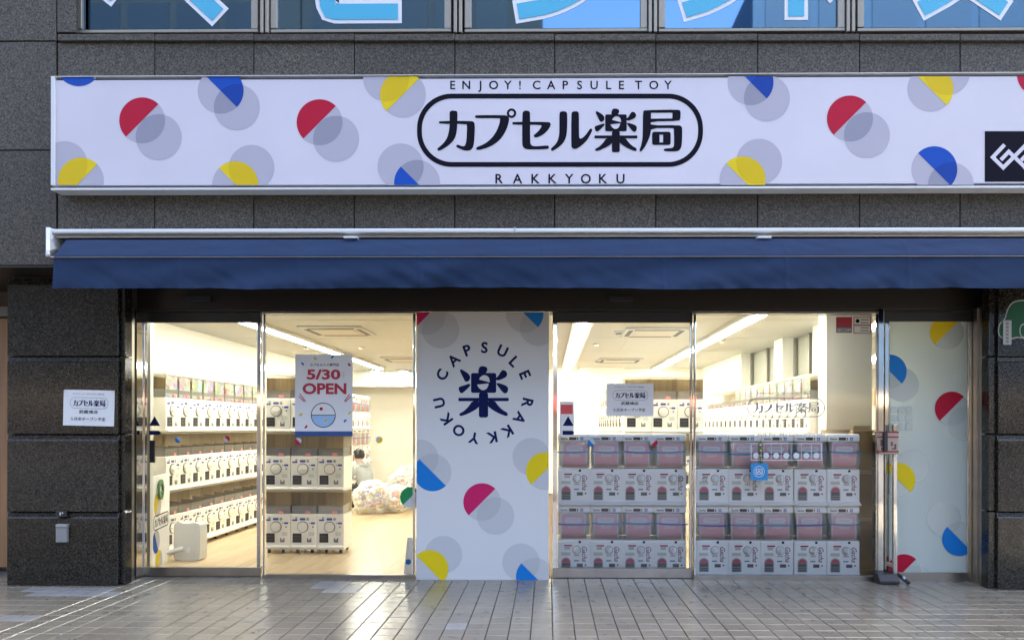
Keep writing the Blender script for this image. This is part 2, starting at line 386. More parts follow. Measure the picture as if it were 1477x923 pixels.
def char_at(mb, ch, cx, cy, h, ang, fn, m, bold=0.0, wid=1.0):
    """one character centred on a point (y down), its top turned ang radians clockwise"""
    vs, fs, a, b, c, d = glyphs(ch, bold); _, _, _, _, c0, d0 = glyphs('H', bold)
    s = h / (d0 - c0); mx, my = (a + b) / 2, (c0 + d0) / 2
    out = []
    for x, y in vs:
        u, v = (x - mx) * s * wid, -(y - my) * s
        out.append(fn(cx + u * math.cos(ang) - v * math.sin(ang), cy + u * math.sin(ang) + v * math.cos(ang)))
    mb.add(out, fs, m)

def circ(cx, cy, r, n=40, a0=0, a1=2 * math.pi):
    full = abs(a1 - a0 - 2 * math.pi) < 1e-6
    return [(cx + r * math.cos(a0 + (a1 - a0) * i / (n if full else n - 1)), cy + r * math.sin(a0 + (a1 - a0) * i / (n if full else n - 1))) for i in range(n)]
def clip(poly, half):
    """keep the part of a convex polygon where a*x+b*y<=c"""
    a, b, c = half; out = []
    for i, p in enumerate(poly):
        q = poly[(i + 1) % len(poly)]; dp = a * p[0] + b * p[1] - c; dq = a * q[0] + b * q[1] - c
        if dp <= 0: out.append(p)
        if dp * dq < 0:
            t = dp / (dp - dq); out.append((p[0] + (q[0] - p[0]) * t, p[1] + (q[1] - p[1]) * t))
    return out
def clip_rect(poly, r):
    for h in ((-1, 0, -r[0]), (1, 0, r[2]), (0, -1, -r[1]), (0, 1, r[3])):
        poly = clip(poly, h)
        if len(poly) < 3: return []
    return poly
def clip_convex(poly, other):
    n = len(other)
    for i in range(n):
        p, q = other[i], other[(i + 1) % n]; a, b = (q[1] - p[1]), -(q[0] - p[0])
        poly = clip(poly, (a, b, a * p[0] + b * p[1]))
        if len(poly) < 3: return []
    return poly
SIDE = {'UL': (1, 1), 'UR': (-1, 1), 'LL': (1, -1), 'LR': (-1, -1)}
def motif(mb, A, B, r, side, col, col2, g1, g2, rect, lay):
    """a capsule dot: two pale discs that overlap, half of the first one coloured"""
    ca = circ(A[0], A[1], r); h = SIDE[side]
    half = clip(ca, (h[0], h[1], h[0] * A[0] + h[1] * A[1]))
    items = [(ca, g1, 1)]
    if B:
        cb = circ(B[0], B[1], r); items.append((cb, g1, 2)); items.append((clip_convex(ca, cb), g2, 3))
    items.append((half, col, 4))
    if B and col2: items.append((clip_convex(half, cb), col2, 5))
    for p, m, k in items:
        p = clip_rect(p, rect) if p else p
        if len(p) >= 3: mb.flat([p], lambda u, v, k=k: lay(u, v, k), m)
def motifs(specs, r, g1, g2, rect, lay, par):
    for A, B, sd_, c1, c2 in specs:
        k = MB(); motif(k, A, B, r, sd_, c1, c2, g1, g2, rect, lay); build(k, 'printed_dot', par)
def smooth2(p, it=1):
    for _ in range(it):
        q = []
        for i, a in enumerate(p):
            b = p[(i + 1) % len(p)]; q += [(a[0] * .75 + b[0] * .25, a[1] * .75 + b[1] * .25), (a[0] * .25 + b[0] * .75, a[1] * .25 + b[1] * .75)]
        p = q
    return p
def rrect(x0, y0, x1, y1, r, n=6):
    out = []
    for cx, cy, a in ((x1 - r, y0 + r, -90), (x1 - r, y1 - r, 0), (x0 + r, y1 - r, 90), (x0 + r, y0 + r, 180)):
        out += [(cx + r * math.cos(R(a + 90 * i / n)), cy + r * math.sin(R(a + 90 * i / n))) for i in range(n + 1)]
    return out
def ribbon(pts, w, ext=0, it=2):
    """outline of a brush stroke of even width along a polyline"""
    pts = [Vector((p[0], p[1])) for p in pts]
    for _ in range(it):
        q = [pts[0]]
        for a, b in zip(pts, pts[1:]): q += [a * .75 + b * .25, a * .25 + b * .75]
        pts = q + [pts[-1]]
    pts[0] = pts[0] + (pts[0] - pts[1]).normalized() * ext; pts[-1] = pts[-1] + (pts[-1] - pts[-2]).normalized() * ext
    l, r = [], []
    for i, p in enumerate(pts):
        d = (pts[min(i + 1, len(pts) - 1)] - pts[max(i - 1, 0)]).normalized(); n = Vector((-d.y, d.x)) * w / 2
        l.append(tuple(p + n)); r.append(tuple(p - n))
    return l + r[::-1]

# the shop's lettering, drawn as outlines (kana traced in one frame, kanji in another)
def fr(o, k): return lambda p: [(o[0] + x / k, o[1] + y / k) for x, y in p]
fa, fb = fr((620, 145), 8.206), fr((780, 145), 6.714)
def kb(p): return fb([(624 + (x - 265) * .527, 137 + (y - 140) * .526) for x, y in p])
RAKU = [[rrect(265, 140, 660, 450, 30), [(390, 240), (410, 205), (445, 178), (480, 172), (520, 185), (550, 220), (560, 285)],
         [(358, 322), (540, 302), (535, 340), (510, 385), (470, 408), (430, 405), (390, 375)]],
        [smooth2([(370, 150), (390, 60), (410, 38), (440, 32), (500, 40), (525, 75), (515, 115), (490, 150)])],
        [smooth2([(85, 100), (105, 78), (150, 100), (220, 145), (255, 195), (245, 250), (200, 282), (165, 265), (140, 210)])],
        [smooth2([(68, 370), (95, 350), (180, 325), (240, 303), (258, 330), (225, 370), (150, 440), (115, 462), (80, 430)])],
        [smooth2([(655, 215), (690, 190), (740, 105), (770, 90), (810, 105), (838, 155), (815, 205), (740, 240), (690, 258), (655, 245)])],
        [smooth2([(655, 300), (690, 295), (760, 315), (830, 345), (850, 385), (835, 445), (800, 463), (765, 445), (700, 365)])],
        [rrect(66, 528, 857, 580, 18)], [rrect(388, 445, 533, 835, 35)],
        [smooth2([(285, 575), (400, 575), (400, 660), (330, 720), (200, 785), (105, 815), (80, 800), (85, 770), (150, 740), (230, 660)])],
        [smooth2([(520, 575), (640, 575), (680, 640), (760, 720), (835, 760), (845, 795), (820, 815), (740, 790), (620, 730), (520, 655)])]]
KANA = [[fa(smooth2([(115, 245), (490, 244), (522, 256), (533, 290), (530, 420), (522, 520), (505, 570), (470, 595), (420, 597), (370, 580), (325, 560), (310, 545), (318, 528), (335, 524), (370, 540), (400, 545), (420, 530), (433, 480), (438, 400), (440, 300), (430, 280), (115, 278), (106, 262)]))],
        [fa(smooth2([(233, 150), (240, 130), (260, 123), (300, 123), (320, 130), (328, 150), (326, 250), (322, 350), (305, 430), (270, 490), (215, 540), (150, 580), (110, 597), (92, 590), (88, 572), (105, 555), (150, 520), (195, 465), (220, 400), (232, 320), (234, 250)]))],
        [fa(smooth2([(545, 176), (880, 175), (925, 185), (940, 215), (935, 260), (910, 340), (860, 430), (800, 495), (720, 545), (640, 575), (570, 590), (550, 580), (548, 562), (565, 550), (640, 520), (710, 470), (770, 400), (810, 320), (830, 250), (832, 215), (815, 212), (545, 212), (535, 200), (535, 186)]))],
        [fa(circ(967, 153, 56)), fa(circ(967, 153, 29))],
        [fa(smooth2([(985, 255), (1405, 255), (1432, 272), (1428, 305), (1400, 350), (1350, 400), (1290, 432), (1250, 442), (1232, 430), (1230, 412), (1245, 400), (1285, 365), (1310, 330), (1325, 303), (1310, 290), (985, 290), (977, 280), (977, 266)]))],
        [fa(smooth2([(1095, 155), (1105, 133), (1125, 123), (1160, 123), (1180, 133), (1187, 155), (1187, 490), (1195, 525), (1215, 540), (1260, 545), (1390, 533), (1410, 545), (1410, 565), (1395, 577), (1250, 582), (1160, 580), (1120, 570), (1098, 540), (1093, 490)]))],
        [fb(smooth2([(180, 130), (190, 112), (205, 107), (235, 107), (250, 115), (257, 135), (256, 290), (245, 360), (220, 410), (180, 450), (130, 483), (108, 492), (97, 480), (103, 462), (140, 430), (165, 390), (178, 340), (181, 290)]))],
        [fb(smooth2([(296, 130), (306, 112), (320, 107), (350, 107), (365, 115), (370, 135), (370, 355), (380, 372), (400, 368), (440, 330), (470, 285), (482, 273), (497, 277), (499, 292), (485, 325), (450, 385), (400, 435), (350, 468), (325, 472), (303, 462), (295, 440)]))],
        [fb(smooth2([(990, 110), (1005, 95), (1330, 90), (1350, 100), (1355, 120), (1352, 180), (1340, 200), (1065, 205), (1065, 243), (1340, 240), (1365, 255), (1370, 280), (1368, 400), (1360, 460), (1335, 490), (1290, 495), (1200, 493), (1190, 480), (1197, 467), (1270, 463), (1287, 450), (1292, 420), (1290, 275), (1280, 268), (1068, 270), (1062, 330), (1040, 390), (1010, 450), (975, 495), (958, 493), (957, 478), (975, 430), (985, 370), (988, 300)])), fb([(1067, 122), (1275, 120), (1275, 176), (1067, 178)])],
        [fb(rrect(1078, 305, 1258, 432, 22)), fb([(1150, 333), (1185, 333), (1185, 408), (1150, 408)])]]
LOGO = KANA + [[kb(l) for l in g] for g in RAKU]
LOGO_OUT, LOGO_IN = rrect(601.5, 135.5, 1014, 241, 50, 14), rrect(608.5, 142.5, 1007, 234, 43.5, 14)
def lift(p, d): return (p[0], p[1] - d, p[2])
def logo(mb, fn, m, box, pill=True, ringw=1.0):
    """the pill logo scaled from its sign position into another rectangle"""
    x0, y0, x1, y1 = box; kx, ky = (x1 - x0) / 412.5, (y1 - y0) / 105.5
    g = lambda u, v: fn(x0 + (u - 601.5) * kx, y0 + (v - 135.5) * ky)
    for i, loops in enumerate(LOGO): mb.flat(loops, (lambda u, v, i=i: lift(g(u, v), i * .00008)), m)
    if pill:
        inn = rrect(601.5 + 7 * ringw, 135.5 + 7 * ringw, 1014 - 7 * ringw, 241 - 7 * ringw, 50 - 6.5 * ringw, 14)
        mb.flat([LOGO_OUT, inn], g, m)

# ================================================================== GROUND AND STREET
m = MB(); m.box((-60, -7.6, -.4), (60, -.02, -.034), GROUT); pav = build(m, 'pavement'); tag(pav, kind='structure')
m = MB(); m.box((-60, -.019, -.4), (60, 14, -.03), GROUT); tag(build(m, 'ground'), kind='structure')
m = MB(); m.box((-300, -300, -.6), (300, 300, -.41), ASPH); tag(build(m, 'road'), kind='structure')
P0, PX, PYO = .161, .039, -1.326
cells = []
for i in range(-60, 61):
    for j in range(-36, 9):
        x, y = PX + i * P0, PYO + j * P0
        y1 = min(y + P0, -.021)
        if y1 - y < .03: continue
        cells.append((x, y, y1))
def in_view(c):
    x, y = c[0] + P0 / 2, c[1] + P0 / 2
    d = y + DIST
    return d > 4.85 and abs(x * F / d + 51) < 780
def tile_mesh(name, w, d, mt):
    t = MB(); b = .004; z = -.003
    t.add([(0, 0, -.03), (w, 0, -.03), (w, d, -.03), (0, d, -.03), (0, 0, z), (w, 0, z), (w, d, z), (0, d, z), (b, b, 0), (w - b, b, 0), (w - b, d - b, 0), (b, d - b, 0)],
          [(0, 1, 5, 4), (1, 2, 6, 5), (2, 3, 7, 6), (3, 0, 4, 7), (4, 5, 9, 8), (5, 6, 10, 9), (6, 7, 11, 10), (7, 4, 8, 11), (8, 9, 10, 11)], mt)
    return t.mesh(name)
J = .0055
tm_ = {}
def tile_for(d, mt):
    k = (round(d, 4), mt.name)
    if k not in tm_: tm_[k] = tile_mesh('paving_tile', P0 - J, d - J, mt)
    return tm_[k]
def pale(x, y):
    d = y + P0 / 2 + DIST; px = 790 + (x + P0 / 2) * F / d; py = 615 + F * EYE / d
    return (40 < px < 165 and 847 < py < 861) or (0 < px < 40 and 889 < py < 900) or (455 < px < 515 and 840 < py < 858) or (640 < px < 680 and 896 < py < 906)
vis = sorted([c for c in cells if in_view(c)], key=lambda c: c[1])
rest = [c for c in cells if not in_view(c)] + vis[300:]
for x, y, y1 in vis[:300]:
    o = link('paving_tile', tile_for(y1 - y, TILEL if pale(x, y) else TILE), pav)
    o.location = (x + J / 2, y + J / 2, random.uniform(-.0008, .0008)); o.rotation_euler = (random.uniform(-.003, .003), random.uniform(-.003, .003), 0)
m = MB()
for x, y, y1 in rest:
    w, d, b, z = P0 - J, y1 - y - J, .004, random.uniform(-.0008, .0008); x += J / 2; y += J / 2; zz = z - .003
    m.add([(x, y, -.03), (x + w, y, -.03), (x + w, y + d, -.03), (x, y + d, -.03), (x, y, zz), (x + w, y, zz), (x + w, y + d, zz), (x, y + d, zz), (x + b, y + b, z), (x + w - b, y + b, z), (x + w - b, y + d - b, z), (x + b, y + d - b, z)],
          [(0, 1, 5, 4), (1, 2, 6, 5), (2, 3, 7, 6), (3, 0, 4, 7), (4, 5, 9, 8), (5, 6, 10, 9), (6, 7, 11, 10), (7, 4, 8, 11), (8, 9, 10, 11)], TILEL if pale(x, y) else TILE)
tag(build(m, 'paving_tiles', pav), kind='stuff')

# ================================================================== SHOP BUILDING (granite front, first-floor windows)
YW = -.80
bld = thing('shop_building', 'grey granite building front with ribbon windows above the shop sign', 'building')
m = MB(); a, b = W(-330, 383, YW), W(1800, 50, YW)
m.box((a.x, YW + .035, a.z + .002), (b.x, 13, b.z - .1), DARK); build(m, 'backing_wall', bld)
m = MB(); zt = W(700, -210, YW).z; m.box((a.x, YW + .01, zt), (b.x, 13, 44), GR); build(m, 'unseen_shade_storeys', bld)  # unseen upper mass, made this tall to keep the street in shade
def slab(x0, y0, x1, y1, Y=YW, mt=GR, par=bld, dep=.03, g=1.7):
    k = MB(); k.pbox(x0 + g * .35, y0 + g * .35, x1 - g * .35, y1 - g * .35, Y, dep, mt)
    return build(k, 'granite_panel', par, bevel=.0025, seg=1)
XJ = [83, 223, 366, 511, 656, 800, 946, 1093, 1240, 1385, 1530, 1675]
for x0, x1 in zip(XJ, XJ[1:]):
    slab(x0, 61, x1, 190); slab(x0, 190, x1, 340)
    slab(x0, 340, x1, 383)
for x0, x1 in ((-352, -207), (-207, -62), (-62, 81.5)):
    slab(x0, -100, x1, 60); slab(x0, 60, x1, 217); slab(x0, 217, x1, 383)
k = MB(); k.pbox(82.5, -100, 110, 47, YW, .03, GR); build(k, 'granite_panel', bld, bevel=.002, seg=1)
for x0, x1 in zip(XJ, XJ[1:]):          # projecting sill stones
    slab(x0, 48.5, x1, 59.5, YW - .03, GR, bld, .16)
m = MB(); z0 = W(700, 383, YW).z; m.box((a.x, YW + .003, z0 - .012), (b.x, .6, z0 + .001), HEAD); build(m, 'soffit', bld)
YG = YW + .10
YD, YF = 0.0, -.08
wins = [(108, 372), (390, 651), (670, 934), (950, 1219), (1237, 1500)]
def glyph_ribbons(mb, strokes, Y):
    for i, (s, w) in enumerate(strokes): mb.flat([ribbon(s, w + 11, 5.5)], lambda u, v: W(u, v, Y - .003 - i * .0006), VINW)
    for i, (s, w) in enumerate(strokes): mb.flat([ribbon(s, w)], lambda u, v: W(u, v, Y - .007 - i * .0006), CYAN)
LET = [[([(150, -5), (205, -75), (250, -38), (314, 22)], 24)],
       [([(468, -130), (469, 17), (490, 17.5), (574, 17)], 23), ([(468, -58), (560, -70)], 22), ([(540, -140), (556, -112)], 16), ([(572, -148), (588, -120)], 16)],
       [([(747, 17), (800, 8), (850, -20), (888, -95)], 23), ([(735, -110), (775, -88)], 22), ([(728, -62), (768, -40)], 22)],
       [([(987, 15), (1030, 2), (1075, -28), (1105, -78), (1030, -78)], 23), ([(1148.5, -42), (1148.5, 24)], 23), ([(1060, -125), (1100, -108)], 22), ([(1185, -30), (1205, -10)], 22)],
       [([(1329, 13), (1380, -15), (1425, -60), (1440, -110), (1350, -110)], 23), ([(1395, -22), (1448, 13)], 23)]]
WNAME = ['leftmost', 'second', 'middle', 'fourth', 'rightmost']
for i, (x0, x1) in enumerate(wins):
    k = MB(); yb = 48 - i * .6
    k.pbox(x0, yb - 6, x1, yb, YG - .03, .06, BRONZE); k.pbox(x0, -205, x1, -195, YG - .03, .06, BRONZE)
    k.pbox(x0, -195, x0 + 10, yb - 6, YG - .03, .06, BRONZE); k.pbox(x1 - 10, -195, x1, yb - 6, YG - .03, .06, BRONZE)
    w_ = build(k, 'window', bld, bevel=.004, seg=1)
    k = MB(); k.pbox(x0 + 9, -196, x1 - 9, yb - 5, YG, .012, UPPER); build(k, 'pane', w_)
    k = MB(); glyph_ribbons(k, LET[i], YG); build(k, 'window_lettering', w_)
    if i:
        xm = (wins[i - 1][1] + x0) / 2
        for q in (-6.2, 1.2):
            k = MB(); k.pbox(xm + q, -205, xm + q + 5, yb, YG - .05, .09, BRONZE); build(k, 'mullion', bld, bevel=.004, seg=1)
m = MB(); m.box((a.x, YG + .06, W(0, 60, YG).z), (b.x, YG + .1, zt), DARK); build(m, 'window_backing', bld)

# ================================================================== PILLARS
def pillar(x0, x1, Y, ybot, label, ret):
    p0 = W(x0, ybot, Y); p = thing('pillar', label, 'pillar', (p0.x, Y, 0))
    zs = [W(x0, q, Y).z for q in (401, 513, 625.5, 737.5)] + [0.001]
    xa, xb = W(x0, 700, Y).x, W(x1, 700, Y).x
    for t, b in zip(zs, zs[1:]):
        k = MB(); c = .055
        k.prism([(Y + .03, t - .006), (Y + .022, t - .012), (Y + .012, t - c), (Y, t - c - .006), (Y, b), (-.29, b), (-.29, t - .006)], 'x', xa, xb, GRD)
        build(k, 'granite_block', p, bevel=.003, seg=1)
    k = MB(); k.box((xa + .02, Y + .06, zs[0] - .02), (xb - .02, -.3, W(x0, 383, YW).z - .012), DARK); build(k, 'recessed_top', p)
    k = MB(); k.box((xa + .03, Y + .05, 0), (xb - .03, -.292, zs[0]), DARK); build(k, 'core', p)
    if ret:
        q = xb if ret > 0 else xa
        rw = .045 if ret > 0 else .065
        for t, b in zip(zs, zs[1:]):
            k = MB(); k.box((min(q, q + ret * rw) + .003 * (ret > 0), Y + .035, b + .003), (max(q, q + ret * rw) - .003 * (ret < 0), -.30, t - .01), GRD); build(k, 'granite_return', p, bevel=.003, seg=1)
    return p
YP = -.45
pl = pillar(10, 170, YP, 846, 'dark polished granite pillar at the left with a taped notice', 1)
pr = pillar(1440, 1640, YP, 851, 'dark polished granite pillar at the right with a painted green cloud reflection', -1)
# opposite sign's green reflection painted on the right pillar, and a small plaque
YD, YF = 0.0, -.08
lay = lambda Y: (lambda u, v, k=1: W(u, v, Y - .002 * k))
m = MB(); f_ = lay(YP)
m.flat([smooth2([(1441, 487), (1439, 475), (1442, 465), (1449, 460), (1452, 447), (1458, 437), (1467, 433), (1480, 432), (1490, 440), (1494, 452), (1500, 460), (1502, 474), (1498, 487), (1484, 491), (1470, 487), (1456, 490)])], lambda u, v: f_(u, v, 1), GREYST)
m.flat([smooth2([(1442.5, 486), (1440.6, 475), (1443.5, 466.5), (1450.5, 461.5), (1453.5, 448), (1459, 438.6), (1467, 434.8), (1480, 434), (1489, 441), (1492.5, 452), (1498.5, 461), (1500, 474), (1496.5, 485.5), (1484, 489), (1470, 485), (1456, 488)])], lambda u, v: f_(u, v, 2), mat('dark_green_reflection', (.008, .065, .03), .45, spec=.2))
m.flat([smooth2([(1470, 480), (1471, 470), (1476, 466), (1484, 468), (1487, 477), (1482, 486), (1474, 488)])], lambda u, v: f_(u, v, 3), GREYST)
m.flat([smooth2([(1471.8, 480), (1472.6, 471), (1476.6, 468), (1483, 470), (1485, 477), (1481, 484), (1475, 486)])], lambda u, v: f_(u, v, 4), mat('dark_green_reflection', (.008, .065, .03), .45, spec=.2))
build(m, 'cloud_reflection', pr)
pq = MB(); pq.pbox(1447, 462, 1459, 497, YP - .012, .008, GREYST)
for n_ in range(6): pq.flat([[(1451, 465 + n_ * 5.2), (1455, 465 + n_ * 5.2), (1455, 468.4 + n_ * 5.2), (1451, 468.4 + n_ * 5.2)]], lambda u, v: W(u, v, YP - .0135), GREYINK)
tag(build(pq, 'plaque'), 'small grey upright plaque on the painted green reflection', 'plaque')

def notice(name, x0, y0, x1, y1, Y, tilt, label):
    """printed A4 sheet: logo, branch name, opening line"""
    c = W((x0 + x1) / 2, (y0 + y1) / 2, Y); n_ = thing(name, label, 'notice', c)
    w, h = W(x1, y0, Y).x - W(x0, y0, Y).x, W(x0, y0, Y).z - W(x0, y1, Y).z
    k = MB(); k.box((-w / 2, -.0012, -h / 2), (w / 2, .0012, h / 2), PAPER); build(k, 'sheet', n_, local=True)
    fn = lambda u, v: ((u - .5) * w, -.003, (.5 - v) * h)
    k = MB(); text_in(k, 'カプセルトイ・ガチャガチャ専門店', (.18, .09, .80, .135), fn, INK)
    logo(k, fn, NAVYINK, (.135, .21, .88, .52), True, .35)
    text_in(k, '武蔵境店', (.31, .56, .68, .66), fn, INK, .012)
    text_in(k, '５月末オープン予定', (.15, .76, .83, .86), fn, INK, .008)
    build(k, 'notice_print', n_, local=True)
    n_.rotation_euler = (0, tilt, 0)
    for sx in (-1, 1): k = MB(); k.box((sx * (w / 2) - .012, -.002, h / 2 - .02), (sx * (w / 2) + .012, -.0016, h / 2 + .008), CLEAR); build(k, 'sticky_tape', n_, local=True)
notice('notice', 91.5, 562.5, 165, 614, YP - .004, R(1.2), 'white opening notice taped to the left granite pillar')

m = MB(); m.pbox(80, 758, 96, 782, YP - .035, .035, mat('grey_plastic_box', (.22, .22, .21), .45)); 
ob = thing('wall_box', 'small grey socket box low on the left granite pillar', 'socket', W(88, 782, YP)); build(m, 'box_body', ob, bevel=.006)
m = MB(); m.pbox(80, 756, 96, 760, YP - .042, .042, mat('grey_plastic_lid', (.28, .28, .27), .4)); build(m, 'box_lid', ob, bevel=.003)
m = MB(); m.pbox(80, 736.5, 96, 745, YP - .02, .02, BLACK)
nt_ = thing('number_plate', 'tiny black plate in the groove above the grey socket box', 'plate', W(88, 745, YP)); build(m, 'plate_face', nt_, bevel=.002)
m = MB(); m.flat([[(86, 738.5), (87.5, 738.5), (87.5, 743), (86, 743)], ], lambda u, v: W(u, v, YP - .022), VINW); m.flat([[(89, 738.5), (91, 738.5), (91, 740.5), (89, 740.5)]], lambda u, v: W(u, v, YP - .022), VINW); build(m, 'plate_print', nt_)

for x0_, x1_, n_ in ((-5.2, -4.06, 'jamb_wall_left'), (4.235, 5.4, 'jamb_wall_right')):
    m = MB(); m.box((x0_, -.285, 0), (x1_, .14, W(700, 398, YF).z), mat('dark_jamb_stone', (.05, .046, .042), .4)); tag(build(m, n_), kind='structure')
# side recess left of the pillar: neighbour's timber door in the shade
m = MB(); m.box((-9.5, .36, 0), (-5.0, .6, 3.2), mat('brown_recess_wall', (.09, .06, .045), .7)); tag(build(m, 'side_wall'), kind='structure')
nb = thing('side_door', 'tan timber side door in the recess at the left edge', 'door', (-5.9, .33, 0))
m = MB(); m.box((-6.35, .30, .02), (-5.32, .345, 2.62), wood('tan_side_door', (.22, .11, .045), (.36, .19, .08), .5, 'Z')); build(m, 'door_leaf', nb, bevel=.004)
m = MB(); m.box((-6.4, .27, 2.64), (-5.30, .35, 2.74), mat('grey_lintel', (.16, .16, .15), .5)); build(m, 'door_lintel', nb)

# ================================================================== SHOP SIGN
YS = -.95
c = W(760, 275, YS); sg = thing('shop_sign', 'long white light-box sign with coloured capsule dots and black lettering', 'sign', c)
XE = 1640
m = MB(); m.pbox(79, 110, XE - 6, 267.5, YS + .012, .10, SIGNW); build(m, 'sign_face', sg)
m = MB()
m.pbox(73, 104.5, XE, 110, YS, .145, ALU); m.pbox(73, 267.5, XE, 274.5, YS, .145, ALU)
m.pbox(73, 110, 79, 267.5, YS, .145, ALU); m.pbox(XE - 6, 110, XE, 267.5, YS, .145, ALU)
build(m, 'sign_frame', sg, bevel=.006)
RECT = (79.5, 110.5, XE - 7, 267)
sf = lambda u, v, k=1: W(u, v, YS + .0115 - .0004 * k)
motifs([((113.4, 91.4), None, 'LL', BLUE, None), ((205.1, 174), (228.8, 198), 'UL', RED, None), ((318.2, 131.3), (341.6, 155), 'UR', BLUE, BLUE2),
        ((116.8, 260.7), (93, 237), 'UL', YEL, YEL2), ((339.2, 266), (362.6, 242.4), 'UR', YEL, YEL2), ((461, 176.7), (484.8, 200.4), 'UL', RED, None),
        ((581.2, 137), (556.9, 113.4), 'UL', YEL, YEL2), ((601.6, 264), (577.9, 240.3), 'LL', BLUE, None), ((1082.6, 119), (1106.3, 142), 'UR', BLUE, BLUE2),
        ((1071, 259), (1095, 233.6), 'UR', YEL, YEL2), ((1226, 171.3), (1250.5, 195.3), 'UL', RED, None), ((1342, 128.6), (1366.3, 104.3), 'UR', YEL, YEL2),
        ((1347.7, 244.4), (1371.7, 267.4), 'UR', BLUE, BLUE2), ((1500, 107), (1524, 131), 'UL', RED, None)], 33.2, D1, D2, RECT, sf, sg)
m = MB(); fn = lambda u, v: sf(u, v, 3)
logo(m, fn, INK, (601.5, 135.5, 1014, 241)); build(m, 'logo_lettering', sg)
m = MB()
for ch, x in zip('ENJOY!CAPSULETOY', (653, 672.5, 692, 712, 732.5, 750, 774, 795, 815.5, 836, 857, 878, 896.5, 921, 943, 963.5)):
    k = MB(); char_at(k, ch, x, 123, 12.2, 0, fn, INK, .012); build(k, 'letter', sg)
for ch, x in zip('RAKKYOKU', (720, 746.5, 772.5, 797, 821, 845, 870, 895)):
    k = MB(); char_at(k, ch, x, 258, 13.6, 0, fn, INK, .014); build(k, 'letter', sg)
m = MB(); m.flat([[(1420.5, 189.5), (1560, 189.5), (1560, 262.3), (1420.5, 262.3)]], lambda u, v: sf(u, v, 4), INK)
q = fr((1377, 150), 6.59)
for s in ([(478, 395), (358, 510), (462, 610), (590, 488), (510, 455), (452, 510)],):
    pass
def bar2(p0, p1, w):
    a_, b_ = Vector(p0), Vector(p1); d = (b_ - a_).normalized(); n_ = Vector((-d.y, d.x)) * w / 2; d = d * w / 2
    return q([tuple(a_ - d + n_), tuple(b_ + d + n_), tuple(b_ + d - n_), tuple(a_ - d - n_)])
for i_, (p0, p1) in enumerate((((462, 402), (362, 508)), ((362, 508), (462, 606)), ((462, 606), (670, 398)), ((515, 455), (452, 520)), ((515, 455), (770, 700)), ((670, 398), (775, 505)), ((775, 505), (672, 610)), ((645, 525), (690, 480)))):
    m.flat([bar2(p0, p1, 36)], lambda u, v: sf(u, v, 6 + i_ * .3), SIGNW)
build(m, 'company_logo', sg)

# ================================================================== AWNING
YA = -.96
aw = thing('awning', 'retracted navy canvas awning with white rail and hanging valance', 'awning', W(760, 416, -1.1))
XA1 = 1640
m = MB(); m.pbox(68, 327.5, XA1, 336.5, YA, .15, ALU); m.pbox(80, 336.5, XA1, 343, YA + .05, .1, HEAD); build(m, 'cassette_rail', aw, bevel=.01)
zl = lambda y, Y: W(760, y, Y).z
k = MB(); xa = W(66, 330, YA).x; k.prism([(YA - .005, zl(327, YA)), (YA + .13, zl(327, YA)), (YA + .13, zl(352, YA)), (YA - .06, zl(372, YA)), (YA - .13, zl(369, YA - .13)), (YA - .13, zl(360, YA - .13)), (YA - .05, zl(345, YA - .05))], 'x', xa, xa + .035, ALU)
k.ball((xa + .018, YA - .12, zl(366, YA - .12)), .022, ALU); k.v = [(x + max(0, YA - y) * .72, y, z) for x, y, z in k.v]; build(k, 'end_bracket', aw, bevel=.006)
# sloping canvas with wrinkles, then front bar, then valance
xl, xr = W(76, 360, YA).x, W(XA1, 360, YA).x
def sheet(name, prof, amp, mt, par, x0, nx=640, seed=0, left=0.0):
    vs, fs = [], []; n = len(prof); xl = x0
    for i in range(nx + 1):
        x = xl + (xr - xl) * i / nx
        for j, (y, z, a_) in enumerate(prof):
            w_ = noise.noise(Vector((x * 3.2 + j * .10, j * .05 + seed, seed))) * .7 + noise.noise(Vector((x * 1.1 + j * .16, seed + 3, j * .06))) + .3 * noise.noise(Vector((x * 8 - j * .35, seed + 9, j * .1)))
            sm = -.0045 if a_ and (i % 71) in (3, 4) else 0
            vs.append((x, y + w_ * amp * a_ + sm, z + w_ * amp * (.25 + .25 * (j == n - 1)) * a_))
    for i in range(nx):
        for j in range(n - 1): p_ = i * n + j; fs.append((p_, p_ + 1, p_ + n + 1, p_ + n))
    k = MB(); k.add(vs, fs, mt); me = k.mesh(name, smooth=True); l = origin(par)
    me.transform(Matrix.Translation(-l)); return link(name, me, par)
Y0, Y1 = YA - .0, YA - .15
zt_, zb_ = zl(345, Y0), zl(367, Y1)
prof = [(Y0 + (Y1 - Y0) * t, zt_ + (zb_ - zt_) * t, math.sin(math.pi * t) if t < 1 else 0) for t in [i / 9 for i in range(10)]]
prof += [(Y1 - .006, zb_ - .012, 0), (Y1 + .004, zb_ - .024, 0)]
sheet('canvas', prof, .026, NAVY, aw, W(78, 360, Y1).x, seed=2)
m = MB(); m.pbox(72, 367.5, XA1, 371.5, Y1 - .002, .03, mat('pinkish_grey_bar', (.42, .38, .40), .35)); build(m, 'front_bar', aw, bevel=.004)
YV = Y1 + .01
za, zb = zl(371, YV), zl(416, YV)
prof = [(YV - .03 * math.sin(t * 1.6) * .3, za + (zb - za) * t, .15 + t) for t in [i / 10 for i in range(11)]]
sheet('valance', prof, .036, NAVY, aw, W(77, 400, YV).x, seed=11)
m = MB()
for px in (505, 1103): k = MB(); k.pbox(px - 10, 340.5, px + 10, 343.5, YA - .03, .07, ALU); build(k, 'arm_joint', aw, bevel=.004)
m = MB()
for px in (741, 742.5): m.pbox(px, 327, px + .8, 337, YA - .002, .003, GREYST)
build(m, 'rail_joint', aw)

